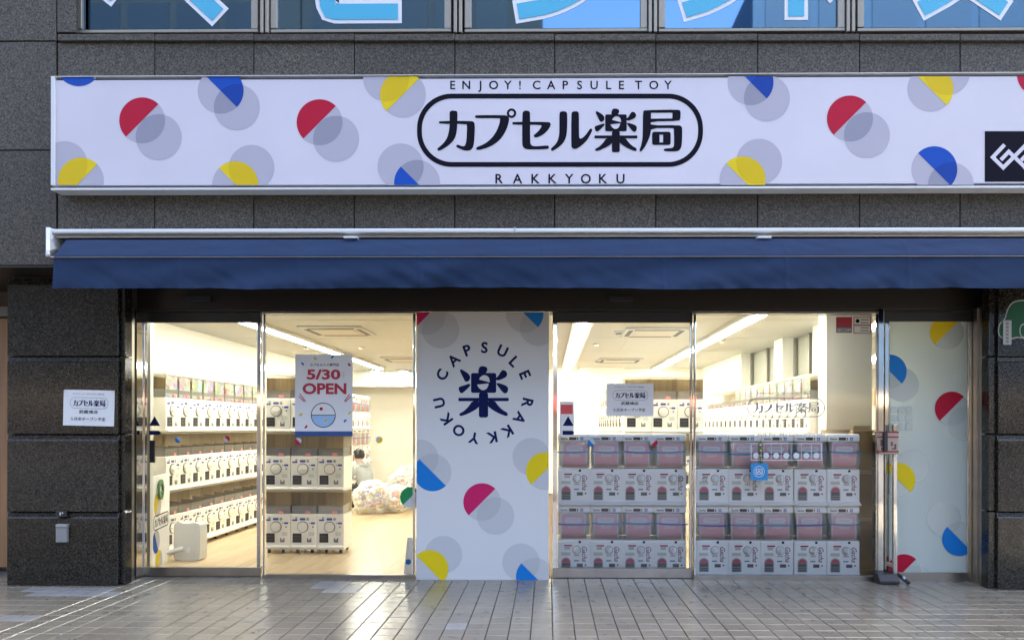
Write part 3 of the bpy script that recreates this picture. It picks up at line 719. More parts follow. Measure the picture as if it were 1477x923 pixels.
# ================================================================== DOORS AND GLAZING
YD, YF = 0.0, -.08
hd = thing('door_header', 'dark brown metal transom box above the glass doors', 'transom', W(800, 450, YF))
m = MB(); m.pbox(182, 398, 1425, 446, YF - .01, .29, HEAD); build(m, 'header_cover', hd, bevel=.004)
m = MB(); m.pbox(182, 446, 1425, 449.5, YF - .005, .235, BLACK); build(m, 'header_track', hd)
for px, nm in ((286, 'sensor'), (896, 'sensor')):
    s_ = thing('door_sensor', 'small black sensor above the %s sliding door' % ('left' if px < 500 else 'right'), 'sensor', W(px, 434, YF - .06), 0, 'door sensors')
    m = MB(); m.pbox(px - 17.5, 426, px + 17.5, 435, YF - .05, .04, BLACK); build(m, 'sensor_body', s_, bevel=.006)
    m = MB(); m.pbox(px - 12, 428.5, px + 12, 432.5, YF - .053, .004, mat('sensor_lens', (.05, .05, .055), .1)); build(m, 'sensor_lens', s_)

def dot(mb, x, y, r, side, col, Y):
    motif(mb, (x, y), None, r, side, col, None, E1, E2, (0, 0, 2000, 2000), lambda u, v, k: W(u, v, Y - .0012 * k))

def glazing(name, label, cat, x0, x1, yt, yb, Y, rails, posts, frame, group=None):
    """framed pane: rails = (top, bottom) px heights, posts = (left, right) px widths"""
    p0 = W((x0 + x1) / 2, yb, Y); d = thing(name, label, cat, (p0.x, Y, max(p0.z, 0)), 0, group)
    k = MB(); k.pbox(x0, yb - rails[1], x1, yb, Y - .02, .045, STEELB); build(k, 'bottom_rail', d, bevel=.003, seg=1)
    k = MB(); k.pbox(x0, yt, x1, yt + rails[0], Y - .02, .045, BLACK if rails[0] > 6 else STEELB); build(k, 'top_rail', d, bevel=.003, seg=1)
    for xa_, xb_ in ((x0, x0 + posts[0]), (x1 - posts[1], x1)):
        k = MB(); k.pbox(xa_, yt + rails[0], xb_, yb - rails[1], Y - .02, .045, frame); build(k, 'stile', d, bevel=.004)
    k = MB(); k.pbox(x0 + posts[0], yt + rails[0], x1 - posts[1], yb - rails[1], Y - .003, .006, GLASS); build(k, 'pane', d)
    return d
dA = glazing('sliding_door', 'left sliding glass door with triangle and arrow stickers', 'door', 206, 376, 447, 832.3, YD, (18, 14), (3, 6), STEEL)
dB = glazing('fixed_window', 'fixed shop window with the red lettered opening poster', 'window', 378.5, 599, 449.5, 836, YF, (3, 7), (3.5, 4), STEEL)
dD = glazing('sliding_door', 'right sliding glass door with a white notice and red sticker', 'door', 797, 999, 447, 833, YD, (18, 13.5), (7, 4), STEEL)
dE = glazing('fixed_window', 'fixed shop window with printed logo and opening hours', 'window', 1001, 1266, 449.5, 837, YF, (3, 7), (3, 3), STEEL)
dF = glazing('hinged_door', 'frosted glass door with coloured half dots and tall steel handle', 'door', 1276, 1402, 449.5, 838.5, YF, (14, 13), (6.5, 6.5), STEEL)
def arrow_tri(par, x, y, Y):
    k = MB(); f = lambda u, v: W(u, v, Y)
    k.flat([[(x, y - 14), (x + 8, y), (x - 8, y)]], f, NAVYINK)
    k.flat([[(x - 8, y + 7), (x + 6, y + 7), (x + 10, y + 10), (x + 6, y + 13), (x - 8, y + 13)]], f, NAVYINK)
    build(k, 'arrow_sticker', par)
arrow_tri(dA, 223, 614, YD - .005); arrow_tri(dD, 819.5, 614, YD - .005)
k = MB(); k.pbox(215.5, 635, 222.5, 667, YD - .06, .02, BLACK); k.pbox(217, 637, 221, 640, YD - .045, .04, BLACK); k.pbox(217, 662, 221, 665, YD - .045, .04, BLACK); build(k, 'door_handle', dA, bevel=.003)
k = MB(); k.flat([[(809, 583.5), (826, 583.5), (826, 597), (809, 597)]], lambda u, v: W(u, v, YD - .005), mat('red_sticker', (.62, .06, .07), .4)); k.flat([[(807, 579), (828, 579), (828, 630), (807, 630)]], lambda u, v: W(u, v, YD - .004), PAPER); build(k, 'red_sticker', dD)
for par, Y, ds in ((dA, YD, ((257, 634, 4.5, 'LL', SKYB), (327, 633, 4.5, 'UR', RED))), (dB, YF, ((430, 636, 5, 'LL', RED), (547, 634, 5, 'LR', YEL), (592, 717, 15, 'UL', GREEN))), (dD, YD, ((853, 638, 5.5, 'LL', SKYB), (943, 638, 5.5, 'LR', RED)))):
    for d_ in ds: k = MB(); dot(k, *d_, Y - .006); build(k, 'dot_sticker', par)
# printed lettering on the right fixed window
k = MB(); f = lambda u, v: W(u, v, YF - .006)
logo(k, f, mat('grey_vinyl', (.28, .28, .26), .5), (1078, 574, 1190, 601.5), True, .8)
gv = MATS['grey_vinyl']
text_in(k, 'ENJOY! CAPSULE TOY', (1092, 566, 1177, 569.5), f, gv); text_in(k, 'R A K K Y O K U', (1107, 604, 1161, 608), f, gv)
text_in(k, 'OPEN 10:00~22:00', (1086, 624, 1186, 630), f, VINW); build(k, 'window_lettering', dE)
k = MB()
k.flat([[(1083, 639), (1185, 639), (1185, 664), (1083, 664)], [(1084, 640), (1184, 640), (1184, 663), (1084, 663)]], f, VINW)
for i_ in range(1, 7): k.flat([[(1083 + i_ * 14.5, 640), (1083.7 + i_ * 14.5, 640), (1083.7 + i_ * 14.5, 663), (1083 + i_ * 14.5, 663)]], f, VINW)
for i_ in range(7): k.flat([circ(1090.5 + i_ * 14.5, 657, 4.2, 20)], f, mat('pale_vinyl', (.62, .66, .66), .5))
build(k, 'payment_icons', dE)
k = MB(); k.flat([[(1206, 457), (1229, 457), (1229, 472), (1206, 472)]], f, mat('dark_red_sticker', (.30, .008, .02), .35)); k.flat([[(1206, 472), (1229, 472), (1229, 480), (1206, 480)]], f, GREYINK)
text_in(k, 'SECOM', (1207.5, 474, 1227.5, 478.5), lambda u, v: W(u, v, YF - .008), VINW); build(k, 'security_sticker', dE)
k = MB(); k.flat([[(1231, 457), (1256, 457), (1256, 481), (1231, 481)]], f, mat('dark_red_sticker', (.30, .008, .02), .35))
for y_ in (458.2, 470): k.flat([[(1232.2, y_), (1254.8, y_), (1254.8, y_ + 10), (1232.2, y_ + 10)]], lambda u, v: W(u, v, YF - .008), PLATE)
k.flat([circ(1237, 463, 3, 12)], lambda u, v: W(u, v, YF - .0095), INK)
for y_ in (460.5, 464.5, 472, 476): k.flat([[(1241, y_), (1253, y_), (1253, y_ + 1.6), (1241, y_ + 1.6)]], lambda u, v: W(u, v, YF - .0095), GREYINK)
build(k, 'warning_sticker', dE)
# blue tag on a beaded string
bt = thing('blue_tag', 'small square blue hanging tag on the right window', 'tag', W(1095, 692, YF - .02))
k = MB(); k.pbox(1083, 668, 1107.5, 692.5, YF - .02, .004, mat('blue_tag_card', (.008, .22, .48), .35)); build(k, 'tag_card', bt)
k = MB(); f2 = lambda u, v: W(u, v, YF - .023)
k.flat([circ(1095, 680, 8, 28), circ(1095, 680, 7.2, 28)], f2, VINW); k.flat([rrect(1090, 676, 1100, 684, 2), rrect(1091.2, 677.2, 1098.8, 682.8, 1.2)], f2, VINW); k.flat([[(1092, 681), (1095, 678), (1098, 681), (1097, 682), (1095, 680), (1093, 682)]], f2, VINW); build(k, 'tag_print', bt)
k = MB()
for y_ in (641, 649, 657): q_ = W(1097, y_, YF - .02); k.ball(q_, .014, GOLD, 8, 5)
k.tube([W(1097, 638, YF - .02), W(1097, 668, YF - .02)], .003, INK, 5); build(k, 'bead_string', bt)
# frosted film of the door on the right
k = MB(); k.pbox(1282.5, 463.5, 1395.5, 825.5, YF - .0055, .002, FILM); build(k, 'frosted_film', dF)
k = MB(); q = fr((1230, 420), 2.097)
def qq(x, y): return (1230 + x / 2.097, 420 + y / 2.097)
G1 = mat('pale_green_grey_print', (.44, .48, .43), .3); G2 = mat('green_grey_overlap_print', (.38, .42, .37), .3)
for A, B, s_, c_ in (((285, 125), None, 'UL', YEL), ((112, 243), (148, 282), 'UR', SKYB), ((300, 355), (338, 400), 'UL', RED), ((138, 570), (180, 530), 'UR', YEL), ((322, 748), (276, 688), 'LL', SKYB), ((155, 846), (190, 880), 'UL', RED)):
    motifs([(qq(*A), qq(*B) if B else None, s_, c_, None)], 24.6, G1, G2, (1283, 464, 1395, 825), lambda u, v, n_: W(u, v, YF - .007 - .0012 * n_), dF)
k = MB()
for x_ in range(3):
    for y_ in range(3): k.flat([rrect(1285 + x_ * 11, 586 + y_ * 12, 1294 + x_ * 11, 596 + y_ * 12, 2)], lambda u, v: W(u, v, YF - .0145), G1)
build(k, 'ghost_icons', dF)
k = MB(); xh = W(1291.5, 700, YF - .09)
k.pbox(1288.5, 622, 1294.5, 836, YF - .11, .035, STEEL); k.pbox(1288.5, 612, 1294.5, 622, YF - .11, .035, STEEL)
k.pbox(1285, 640, 1290, 646, YF - .08, .06, STEEL); k.pbox(1285, 812, 1290, 818, YF - .08, .06, STEEL); build(k, 'pull_handle', dF, bevel=.004)
# jamb posts
def post(x0, x1, Y, dep, mt, label):
    p = W((x0 + x1) / 2, 838, Y); o = thing('door_post', label, 'post', (p.x, Y, 0), 0, 'steel posts of the shop front')
    k = MB(); a_, b_ = W(x0, 600, Y).x, W(x1, 600, Y).x; k.box((a_, Y, .0), (b_, Y + dep, W(700, 446, YF).z - .002), mt); build(k, 'post_body', o, bevel=.004)
    k = MB(); k.box((a_ - .004, Y - .004, .002), (b_ + .004, Y + dep + .004, .03), STEELB); build(k, 'post_shoe', o)
post(181, 185.5, -.27, .1, STEELB, 'thin pale steel trim post beside the left pillar')
post(187.5, 197, -.14, .12, STEEL, 'polished steel post left of the left sliding door')
post(199.5, 204.5, -.05, .10, STEEL, 'narrow polished jamb touching the left sliding door')
post(1266.8, 1275, -.12, .14, STEEL, 'wide polished steel post left of the frosted door')
post(1403.5, 1408, -.10, .14, STEEL, 'narrow polished jamb right of the frosted door')
post(1409.5, 1415.5, -.18, .14, STEELB, 'brown steel post right of the frosted door')
post(1420, 1424.5, -.27, .1, STEELB, 'thin pale steel trim post beside the right pillar')
lk = thing('wrapped_lock', 'lock box wrapped in printed paper and tape on the steel post', 'lock', W(1280, 655, -.13))
k = MB(); k.pbox(1268, 622, 1296, 655, YF - .135, .05, mat('printed_wrap', (.40, .31, .25), .5)); build(k, 'wrap', lk, bevel=.008)
k = MB()
for y_ in (622, 629, 650): k.pbox(1267.6, y_, 1296.4, y_ + 2.2, YF - .138, .055, mat('red_tape', (.22, .015, .02), .45))
for x_, y_, w_, h_ in ((1270, 634, 4, 9), (1285, 637, 3, 6), (1290, 640, 3, 8), (1271, 645, 2, 4), (1286, 646, 5, 2)): k.pbox(x_, y_, x_ + w_, y_ + h_, YF - .137, .01, mat('wrap_print', (.12, .06, .05), .5))
build(k, 'wrap_tape', lk)
k = MB(); k.pbox(1275, 622, 1281, 651, YF - .165, .03, BLACK); build(k, 'lock_case', lk, bevel=.006)
# black wedge by the door foot
wg = thing('door_stop', 'black rubber door stop with strap at the foot of the steel post', 'door stop', W(1282, 843, -.17))
k = MB(); a_, b_ = W(1267, 843, -.24).x, W(1296, 843, -.24).x
k.prism([(-.27, .002), (-.27, .035), (-.22, .095), (-.13, .095), (-.125, .002)], 'x', a_, b_, BLACK); build(k, 'stop_block', wg, bevel=.008)
k = MB(); a_ = W(1300, 843, -.24).x; k.tube([(a_, -.16, .08), (a_ + .02, -.22, .06), (a_ + .045, -.29, .02)], .018, BLACK, 8); build(k, 'stop_strap', wg)
k = MB(); k.box((a_ + .012, -.262, .055), (a_ + .03, -.235, .075), mat('pale_strap_label', (.5, .6, .68), .3)); build(k, 'strap_label', wg)

# white banner board between the doors
bn = thing('banner_board', 'tall white board with navy kanji emblem and coloured dots between the doors', 'board', W(696, 836, -.11))
YB = -.115
m = MB(); m.pbox(600.5, 450, 792, 836.3, YB, .03, BOARDW); build(m, 'board_face', bn)
bf = lambda u, v, k=1: W(u, v, YB - .0004 * k)
m = MB()
for A, B, s_, c_ in (((615.5, 456), (635.5, 475.5), 'UL', PINK), ((756.8, 452.8), (776.6, 472), 'UR', SKYB), ((624, 681), (605.5, 660.7), 'LL', SKYB), ((785.7, 679.4), (766.3, 658.4), 'UL', YEL),
                     ((695.3, 723.7), (714.7, 743.8), 'UL', PINK), ((619.6, 820), (639.6, 799.5), 'UR', YEL), ((771.3, 831), (751.5, 810.4), 'LL', SKYB)):
    motifs([(A, B, s_, c_, None)], 27.1, E1, E2, (601, 450.5, 791.5, 836), bf, bn)
m = MB()
for i_, g in enumerate(RAKU): m.flat([[(655 + x / 10.86, 525 + y / 10.86) for x, y in l] for l in g], lambda u, v: bf(u, v, 2 + i_ * .25), NAVYINK)
build(m, 'kanji_emblem', bn); m = MB()
for ch, x, y in (('C', 210, 485), ('A', 283, 392), ('P', 370, 330), ('S', 478, 313), ('U', 592, 335), ('L', 668, 402), ('E', 735, 485), ('R', 750, 665), ('A', 702, 760), ('K', 622, 845), ('K', 525, 882), ('Y', 412, 885), ('O', 315, 838), ('K', 235, 762), ('U', 192, 662)):
    u, v = 590 + x / 4.395, 430 + y / 4.395
    ang = math.atan2(x - 471, -(y - 599)); k = MB(); char_at(k, ch, u, v, 16, ang, lambda a_, b_: bf(a_, b_, 2), NAVYINK, .03); build(k, 'letter', bn)

# poster in the left window (its cartoon mascot is left out; a plain capsule stands there)
ps = thing('poster', 'white opening poster with red lettering inside the left fixed window', 'poster', W(467, 570, YF + .02))
YQ = YF - .012
m = MB(); m.pbox(425.5, 511, 508.8, 629, YQ, .003, PAPER); build(m, 'sheet', ps)
m = MB(); pf = lambda u, v: W(420 + u / 6.59, 500 + v / 6.59, YQ - .002); pf2 = lambda u, v: W(420 + u / 6.59, 500 + v / 6.59, YQ - .0035)
RT = mat('poster_red', (.40, .015, .04), .4); OUT = mat('poster_outline', (.03, .035, .07), .4)
text_in(m, 'カプセルトイ専門店', (180, 158, 455, 186), pf, INK, .012); build(m, 'title_lettering', ps); m = MB()
text_in(m, '5/30', (148, 215, 468, 312), pf, RT, .035); build(m, 'date_lettering', ps); m = MB(); text_in(m, 'OPEN', (108, 345, 525, 452), pf, RT, .035)
build(m, 'open_lettering', ps); m = MB()
for i_, ch in enumerate('(FRI)'): char_at(m, ch, 498, 240 + i_ * 15, 13, R(90), pf, RT)
for p in (((80, 445), (138, 520)), ((70, 470), (125, 520)), ((555, 450), (505, 520)), ((570, 470), (515, 522))): m.flat([ribbon(p, 8, 0, 0)], pf, RT)
build(m, 'poster_print', ps); m = MB(); m.flat([[(36, 803), (583, 803), (583, 850), (36, 850)]], pf, mat('poster_navy', (.015, .06, .20), .4)); build(m, 'navy_band', ps)
for A, s_, c_ in (((232, 105), 'LL', YEL), ((398, 103), 'UL', SKYB), ((103, 168), 'UR', SKYB), ((558, 165), 'LL', RED), ((85, 640), 'LR', YEL), ((560, 635), 'UL', YEL), ((518, 710), 'UL', SKYB), ((135, 755), 'LR', RED)):
    k = MB(); ca = circ(*A, 19, 20); h = SIDE[s_]; k.flat([clip(ca, (h[0], h[1], h[0] * A[0] + h[1] * A[1]))], pf, c_); build(k, 'printed_dot', ps)
m = MB()
m.flat([circ(305, 650, 118, 44), circ(305, 650, 111, 44)], pf, OUT); m.flat([[(190, 646), (420, 646), (420, 653), (190, 653)]], pf, OUT)
m.flat([clip(circ(305, 650, 109, 44), (0, -1, -655))], pf, mat('poster_pale_blue', (.30, .45, .66), .4))
m.flat([circ(285, 590, 16, 16)], pf2, RED); m.flat([circ(330, 700, 12, 16)], pf2, YEL); build(m, 'capsule_drawing', ps)
notice('notice', 874.5, 553, 942.5, 600, YD - .012, 0, 'white opening notice taped inside the right sliding door')

# ================================================================== SHOP INTERIOR
def struct(mb, name, **k): return tag(build(mb, name, **k), kind='structure')
ZC = EYE + 1.3
XL, XR, YBK, YBL = -4.85, 3.42, 8.83, 10.6
fl = MB(); fl.box((-5.2, .03, -.028), (5.0, 11, -.012), mat('dark_plank_gap', (.16, .10, .05), .7)); flo = struct(fl, 'floor')
pm = {}
nrow = 0
for i in range(60):
    x = -4.84 + i * .15
    y = .03 - random.uniform(0, 1.2)
    if x > 4.2: break
    while y < 10.6:
        y0, y1 = max(y, .03), min(y + 1.2, 10.6)
        vx = 790 + x * F / (y0 + DIST)
        if y1 - y0 > .05 and x < 0.2:
            k_ = round(y1 - y0, 2)
            if k_ not in pm:
                t = MB(); t.box((.0008, .0008, -.011), (.1492, k_ - .0008, 0), OAK); pm[k_] = t.mesh('floor_plank')
            if nrow < 300:
                o = link('floor_plank', pm[k_], flo); o.location = (x, y0, 0); nrow += 1
        y += 1.2
t = MB()
for i in range(33, 60):
    x = -4.84 + i * .15
    if x < .2 or x > 4.2: continue
    y = .03
    while y < 10.6: t.box((x + .0008, y + .0008, -.011), (x + .1492, min(y + 1.2, 10.6) - .0008, 0), OAK); y += 1.2
tag(build(t, 'floor_planks', flo), kind='stuff')
m = MB(); m.box((-5.2, .16, ZC), (4.6, 11.2, ZC + .1), CEIL); cei = struct(m, 'ceiling')
m = MB()
for y_ in (1.6, 3.4, 5.2, 7.0): m.box((-4.84, y_, ZC - .003), (3.41, y_ + .012, ZC - .0005), mat('ceiling_joint', (.55, .52, .44), .8))
for x_ in (-1.4, 1.2): m.box((x_, .3, ZC - .0036), (x_ + .012, 8.8, ZC - .001), MATS['ceiling_joint'])
build(m, 'ceiling_joints', cei)
m = MB(); m.box((-5.15, .145, 0), (XL, 11.2, ZC), WALL); m.box((XL, .145, 0), (-4.06, .2, ZC - .002), WALL); struct(m, 'wall_left')
m = MB(); m.box((-1.2, YBK, 0), (4.6, YBK + .2, ZC), WALL); struct(m, 'wall_back')
m = MB(); m.box((XL, YBL, 0), (-1.0, YBL + .2, ZC), WALL); m.box((-1.2, YBK + .2, 0), (-1.0, YBL, ZC), WALL); m.box((XL + .002, YBL - .9, ZC - .36), (-1.202, YBL - .7, ZC - .002), WALL); struct(m, 'wall_far')
m = MB(); m.box((.70, YBK - .35, 0), (1.68, YBK - .001, ZC - .001), WALL); struct(m, 'column')
# right wall with two recessed windows
def wy(px): return XR * F / (px - 790) - DIST
zw0 = EYE + .62
ws = sorted([(wy(1115), wy(1068)), (wy(1170), wy(1127))])
m = MB(); yv = 1.0
m.box((XR, 1.09, 0), (XR + .5, YBK, zw0), WALL)
edges = [1.09] + [e for w_ in ws for e in w_] + [YBK]
for a_, b_ in zip(edges[::2], edges[1::2]): m.box((XR, a_, zw0), (XR + .5, b_, ZC - .002), WALL)
struct(m, 'wall_right')
SL = mat('grey_blind', (.34, .34, .27), .6)
for i_, (a_, b_) in enumerate(ws):
    w_ = thing('wall_window', 'recessed interior window with grey blind on the right wall, %s one' % ('nearer' if i_ == 0 else 'farther'), 'window', (XR + .2, (a_ + b_) / 2, zw0), 0, 'recessed windows of the right wall')
    k = MB(); k.box((XR + .16, a_, zw0), (XR + .2, a_ + .05, ZC - .01), BRONZE); k.box((XR + .16, b_ - .05, zw0), (XR + .2, b_, ZC - .01), BRONZE); k.box((XR + .16, a_ + .05, zw0), (XR + .2, b_ - .05, zw0 + .05), BRONZE); k.box((XR + .16, (a_ + b_) / 2 - .03, zw0 + .05), (XR + .2, (a_ + b_) / 2 + .03, ZC - .01), BRONZE); build(k, 'frame', w_)
    k = MB(); k.box((XR + .21, a_, zw0), (XR + .22, b_, ZC - .01), SL); build(k, 'blind', w_)
    k = MB(); k.box((XR - .03, a_ - .03, zw0 - .025), (XR + .16, b_ + .03, zw0 - .001), WALL); build(k, 'sill', w_)
m = MB(); m.box((3.09, .85, 0), (4.6, 1.09, ZC - .001), WALL); struct(m, 'pillar_right')
k = MB(); k.box((3.07, .9, .95), (3.089, 1.04, 1.36), GREYST); ic = build(k, 'intercom_panel', None); tag(ic, 'grey switch panel on the side of the white interior pillar', 'switch panel')
m = MB(); m.box((4.4, .2, 0), (4.6, .85, ZC - .001), WALL); struct(m, 'wall_corner')

# lights
def ceiling_light(x, y0, y1, label):
    o = thing('tube_light', label, 'ceiling light', (x, (y0 + y1) / 2, ZC), 0, 'long ceiling tube lights')
    k = MB(); k.box((x - .13, y0, ZC - .05), (x + .13, y1, ZC - .001), CEIL); build(k, 'fitting', o)
    n_ = max(1, round((y1 - y0) / 1.25))
    for i_ in range(n_):
        a_, b_ = y0 + (y1 - y0) * i_ / n_, y0 + (y1 - y0) * (i_ + 1) / n_
        k = MB(); k.box((x - .055, a_ + .004, ZC - .064), (x + .055, b_ - .004, ZC - .0505), TUBE); build(k, 'tube', o, bevel=.005, seg=1)
ceiling_light(-3.66, .2, 8.4, 'long lit tube light running back over the left aisle')
ceiling_light(.43, .2, 8.6, 'long lit tube light running back behind the right sliding door')
ceiling_light(2.38, .2, 8.6, 'long lit tube light running back near the right wall')
ceiling_light(-3.95, 9.0, 9.6, 'short lit tube light at the far end of the left aisle')
ceiling_light(-3.3, 9.0, 9.6, 'short lit tube light beyond the poster at the far end')
def ac(x, y, label):
    o = thing('air_conditioner', label, 'air conditioner', (x, y, ZC), 0, 'ceiling cassette air conditioners')
    k = MB(); k.box((x - .42, y - .42, ZC - .03), (x + .42, y + .42, ZC - .001), CEIL); build(k, 'panel', o, bevel=.01)
    k = MB(); k.box((x - .26, y - .26, ZC - .036), (x + .26, y + .26, ZC - .0301), mat('grey_grille', (.50, .46, .38), .7)); build(k, 'grille', o)
    for dx, dy, w_, h_ in ((0, -.34, .3, .03), (0, .34, .3, .03), (-.34, 0, .03, .3), (.34, 0, .03, .3)):
        k = MB(); k.box((x + dx - w_, y + dy - h_, ZC - .034), (x + dx + w_, y + dy + h_, ZC - .0302), mat('dark_vent', (.10, .08, .06), .7)); build(k, 'vent', o)
def cl(px, py): Z = F * 1.3 / (615 - py); return ((px - 790) * Z / F, Z - DIST)
ac(*cl(942, 478), 'ceiling air conditioner nearest the right sliding door')
ac(*cl(893, 519), 'ceiling air conditioner at the back right')
ac(*cl(487, 476), 'ceiling air conditioner above the left window')
ac(*cl(585, 518), 'ceiling air conditioner beside the white board, far left')
for i_, (px, py) in enumerate(((440, 500), (520, 500), (860, 495), (965, 515), (1040, 490))):
    x_, y_ = cl(px, py); o = thing('smoke_detector', 'small round white detector on the ceiling, %s from the left' % ['first', 'second', 'third', 'fourth', 'fifth'][i_], 'detector', (x_, y_, ZC), 0, 'ceiling detectors')
    k = MB(); k.tube([(x_, y_, ZC - .001), (x_, y_, ZC - .02)], .055, CEIL, 16); build(k, 'detector_base', o); k = MB(); k.tube([(x_, y_, ZC - .0201), (x_, y_, ZC - .045)], [.04, .03], WHITE, 16); build(k, 'detector_cap', o)
for px, py, l_ in ((892, 478, 'small black and white ceiling sensor left of the near air conditioner'), (862, 520, 'small black ceiling sensor far back on the right')):
    x_, y_ = cl(px, py); o = thing('ceiling_sensor', l_, 'sensor', (x_, y_, ZC)); k = MB(); k.box((x_ - .07, y_ - .1, ZC - .03), (x_ + .07, y_ + .1, ZC - .001), CEIL); build(k, 'sensor_case', o, bevel=.006); k = MB(); k.box((x_ - .04, y_ - .06, ZC - .036), (x_ + .04, y_ + .06, ZC - .0301), BLACK); build(k, 'sensor_window', o)

# ------------------------------------------------------------------ capsule machines, two kinds
def part(mb, name, par, **k): k['local'] = True; return build(mb, name, par, **k)
def lp(k=1): return lambda u, v: (u, -.001 - .0012 * k, v)
def front_machine():
    """two-handle street machine: header, bowed window with card, body with knob and chute; front at y=0"""
    t = thing('capsule_machine', 'proto', 'capsule machine'); w = .162
    k = MB(); k.prism([(.0, .045), (.0, .345), (.012, .362), (.335, .362), (.335, .0), (-.0, .0), (-.045, .0), (-.045, .012), (-.02, .026), (-.004, .036)], 'x', -w, w, WHITE); part(k, 'body', t, bevel=.007)
    k = MB(); k.prism([(-.005, .632), (-.005, .69), (.012, .712), (.335, .712), (.335, .632)], 'x', -w, w, WHITE); part(k, 'header', t, bevel=.012)
    k = MB(); n_ = 9
    pts = [(.012 - .05 * math.sin(math.pi * (i / n_) ** .8), .366 + .264 * i / n_) for i in range(n_ + 1)]
    vs = [(sx * .152, y, z) for sx in (-1, 1) for y, z in pts]
    k.add(vs, [(i, i + 1, n_ + 2 + i, n_ + 1 + i) for i in range(n_)], WINF)
    for sx in (-1, 1): k.add([(sx * .152, y, z) for y, z in pts] + [(sx * .152, .32, .63), (sx * .152, .32, .366)], [tuple(range(n_ + 3))], CLEAR)
    part(k, 'window', t, smooth=True)
    k = MB(); k.box((-.155, .31, .366), (.155, .33, .632), WHITE); part(k, 'back_panel', t)
    k = MB(); k.box((-.126, .008, .370), (.126, .012, .626), PAPER); c_ = part(k, 'card', t)
    k = MB(); f = lambda u, v: (u, .0065, v); g = lambda u, v: (u, .005, v); h = lambda u, v: (u, .0035, v)
    k.flat([[(-.112, .382), (.112, .382), (.112, .614), (-.112, .614)]], f, PINKC); k.flat([rrect(-.085, .53, .085, .585, .026)], g, PAPER)
    text_in(k, 'Coming', (-.058, .545, .058, .575), h, PINKC, .02, flip=False); text_in(k, 'Soon', (-.05, .475, .05, .512), g, PAPER, .02, flip=False); part(k, 'card_print', c_)
    k = MB(); z = .512
    vs = []; 
    for i, x in enumerate([-.158, -.1, 0, .1, .158]):
        for dz in (-.007, .007): vs.append((x, -.042 + (.02 if i in (0, 4) else 0), z + dz + [.003, 0, -.002, .001, .003][i]))
    k.add(vs, [(i * 2, i * 2 + 1, i * 2 + 3, i * 2 + 2) for i in range(4)], TAPE); part(k, 'tape', t)
    k = MB(); k.tube([(.028, .004, .262), (.028, -.006, .262)], .043, mat('knob_shadow_ring', (.42, .42, .41), .4), 20); k.tube([(.028, .004, .262), (.028, -.02, .262)], .036, WHITE, 20); k.ball((.028, -.02, .262), (.034, .022, .034), WHITE, 20, 10); k.box((.021, -.052, .232), (.035, -.02, .292), WHITE); part(k, 'knob', t, smooth=True)  # grey ring behind the white knob stands in for its shadow
    k = MB(); k.flat([[(-.13, .045), (-.03, .045), (-.03, .14)] + circ(-.08, .14, .05, 14, 0, math.pi) + [(-.13, .14)]], lp(1), mat('chute_rim', (.55, .54, .52), .4))
    k.flat([[(-.122, .052), (-.038, .052), (-.038, .135), (-.122, .135)]], lp(2), CHUTE)
    k.flat([circ(-.08, .137, .042, 14, 0, math.pi)], lp(2), mat('chute_red', (.50, .08, .12), .4))
    for z_ in (.07, .09): k.box((-.12, -.010, z_), (-.04, -.004, z_ + .006), GREYST)
    part(k, 'chute', t)
    k = MB()
    k.flat([[(-.1, .298), (-.02, .298), (-.02, .312), (-.1, .312)]], lp(1), RED)
    for z_ in (.286, .276, .266): k.flat([[(-.095, z_), (-.04, z_), (-.04, z_ + .006), (-.095, z_ + .006)]], lp(1), GREYST)
    k.flat([[(-.127, .205), (-.037, .205), (-.037, .238), (-.127, .238)]], lp(1), PLATE)
    k.flat([[(0, .148), (.05, .148), (.05, .16), (0, .16)]], lp(1), mat('steel_blue_label', (.10, .17, .34), .4))
    for x_ in (.01, .028, .046): k.flat([circ(x_, .205, .007, 10)], lp(1), GREYST)
    k.flat([circ(.115, .112, .008, 10)], lp(1), INK); part(k, 'label_print', t)
    k = MB(); k.flat([rrect(.046, .33, .07, .352, .004)], lp(1), INK); part(k, 'lock', t)
    k = MB(); k.box((.028, -.004, .093), (.088, .0, .125), CHUTE); part(k, 'coin_return', t)
    k = MB(); vs, fs, a_, b_, c2, d2 = glyphs('Gacha', .01, 1.0, .35); s_ = .15 / (b_ - a_)
    k.add([(.08 + (y - c2) * s_ * 1.15, -.0022, .295 - (x - a_) * s_) for x, y in vs], fs, mat('purple_script', (.16, .02, .09), .4)); part(k, 'script_lettering', t)
    k = MB(); text_in(k, 'Gacha', (-.135, .652, -.065, .672), lambda u, v: (u, -.0065, v), INK, .02, flip=False)
    k.flat([[(-.05, .648), (.022, .648), (.022, .676), (-.05, .676)]], lambda u, v: (u, -.0065, v), mat('dark_display', (.02, .012, .01), .3)); k.flat([[(.03, .65), (.04, .65), (.04, .674), (.03, .674)]], lambda u, v: (u, -.0065, v), INK)
    k.flat([[(.062, .647), (.092, .647), (.092, .677), (.062, .677)]], lambda u, v: (u, -.0065, v), mat('blue_grey_icon', (.10, .20, .45), .4)); k.flat([circ(.077, .662, .008, 10)], lambda u, v: (u, -.008, v), PAPER); part(k, 'header_print', t)
    return t
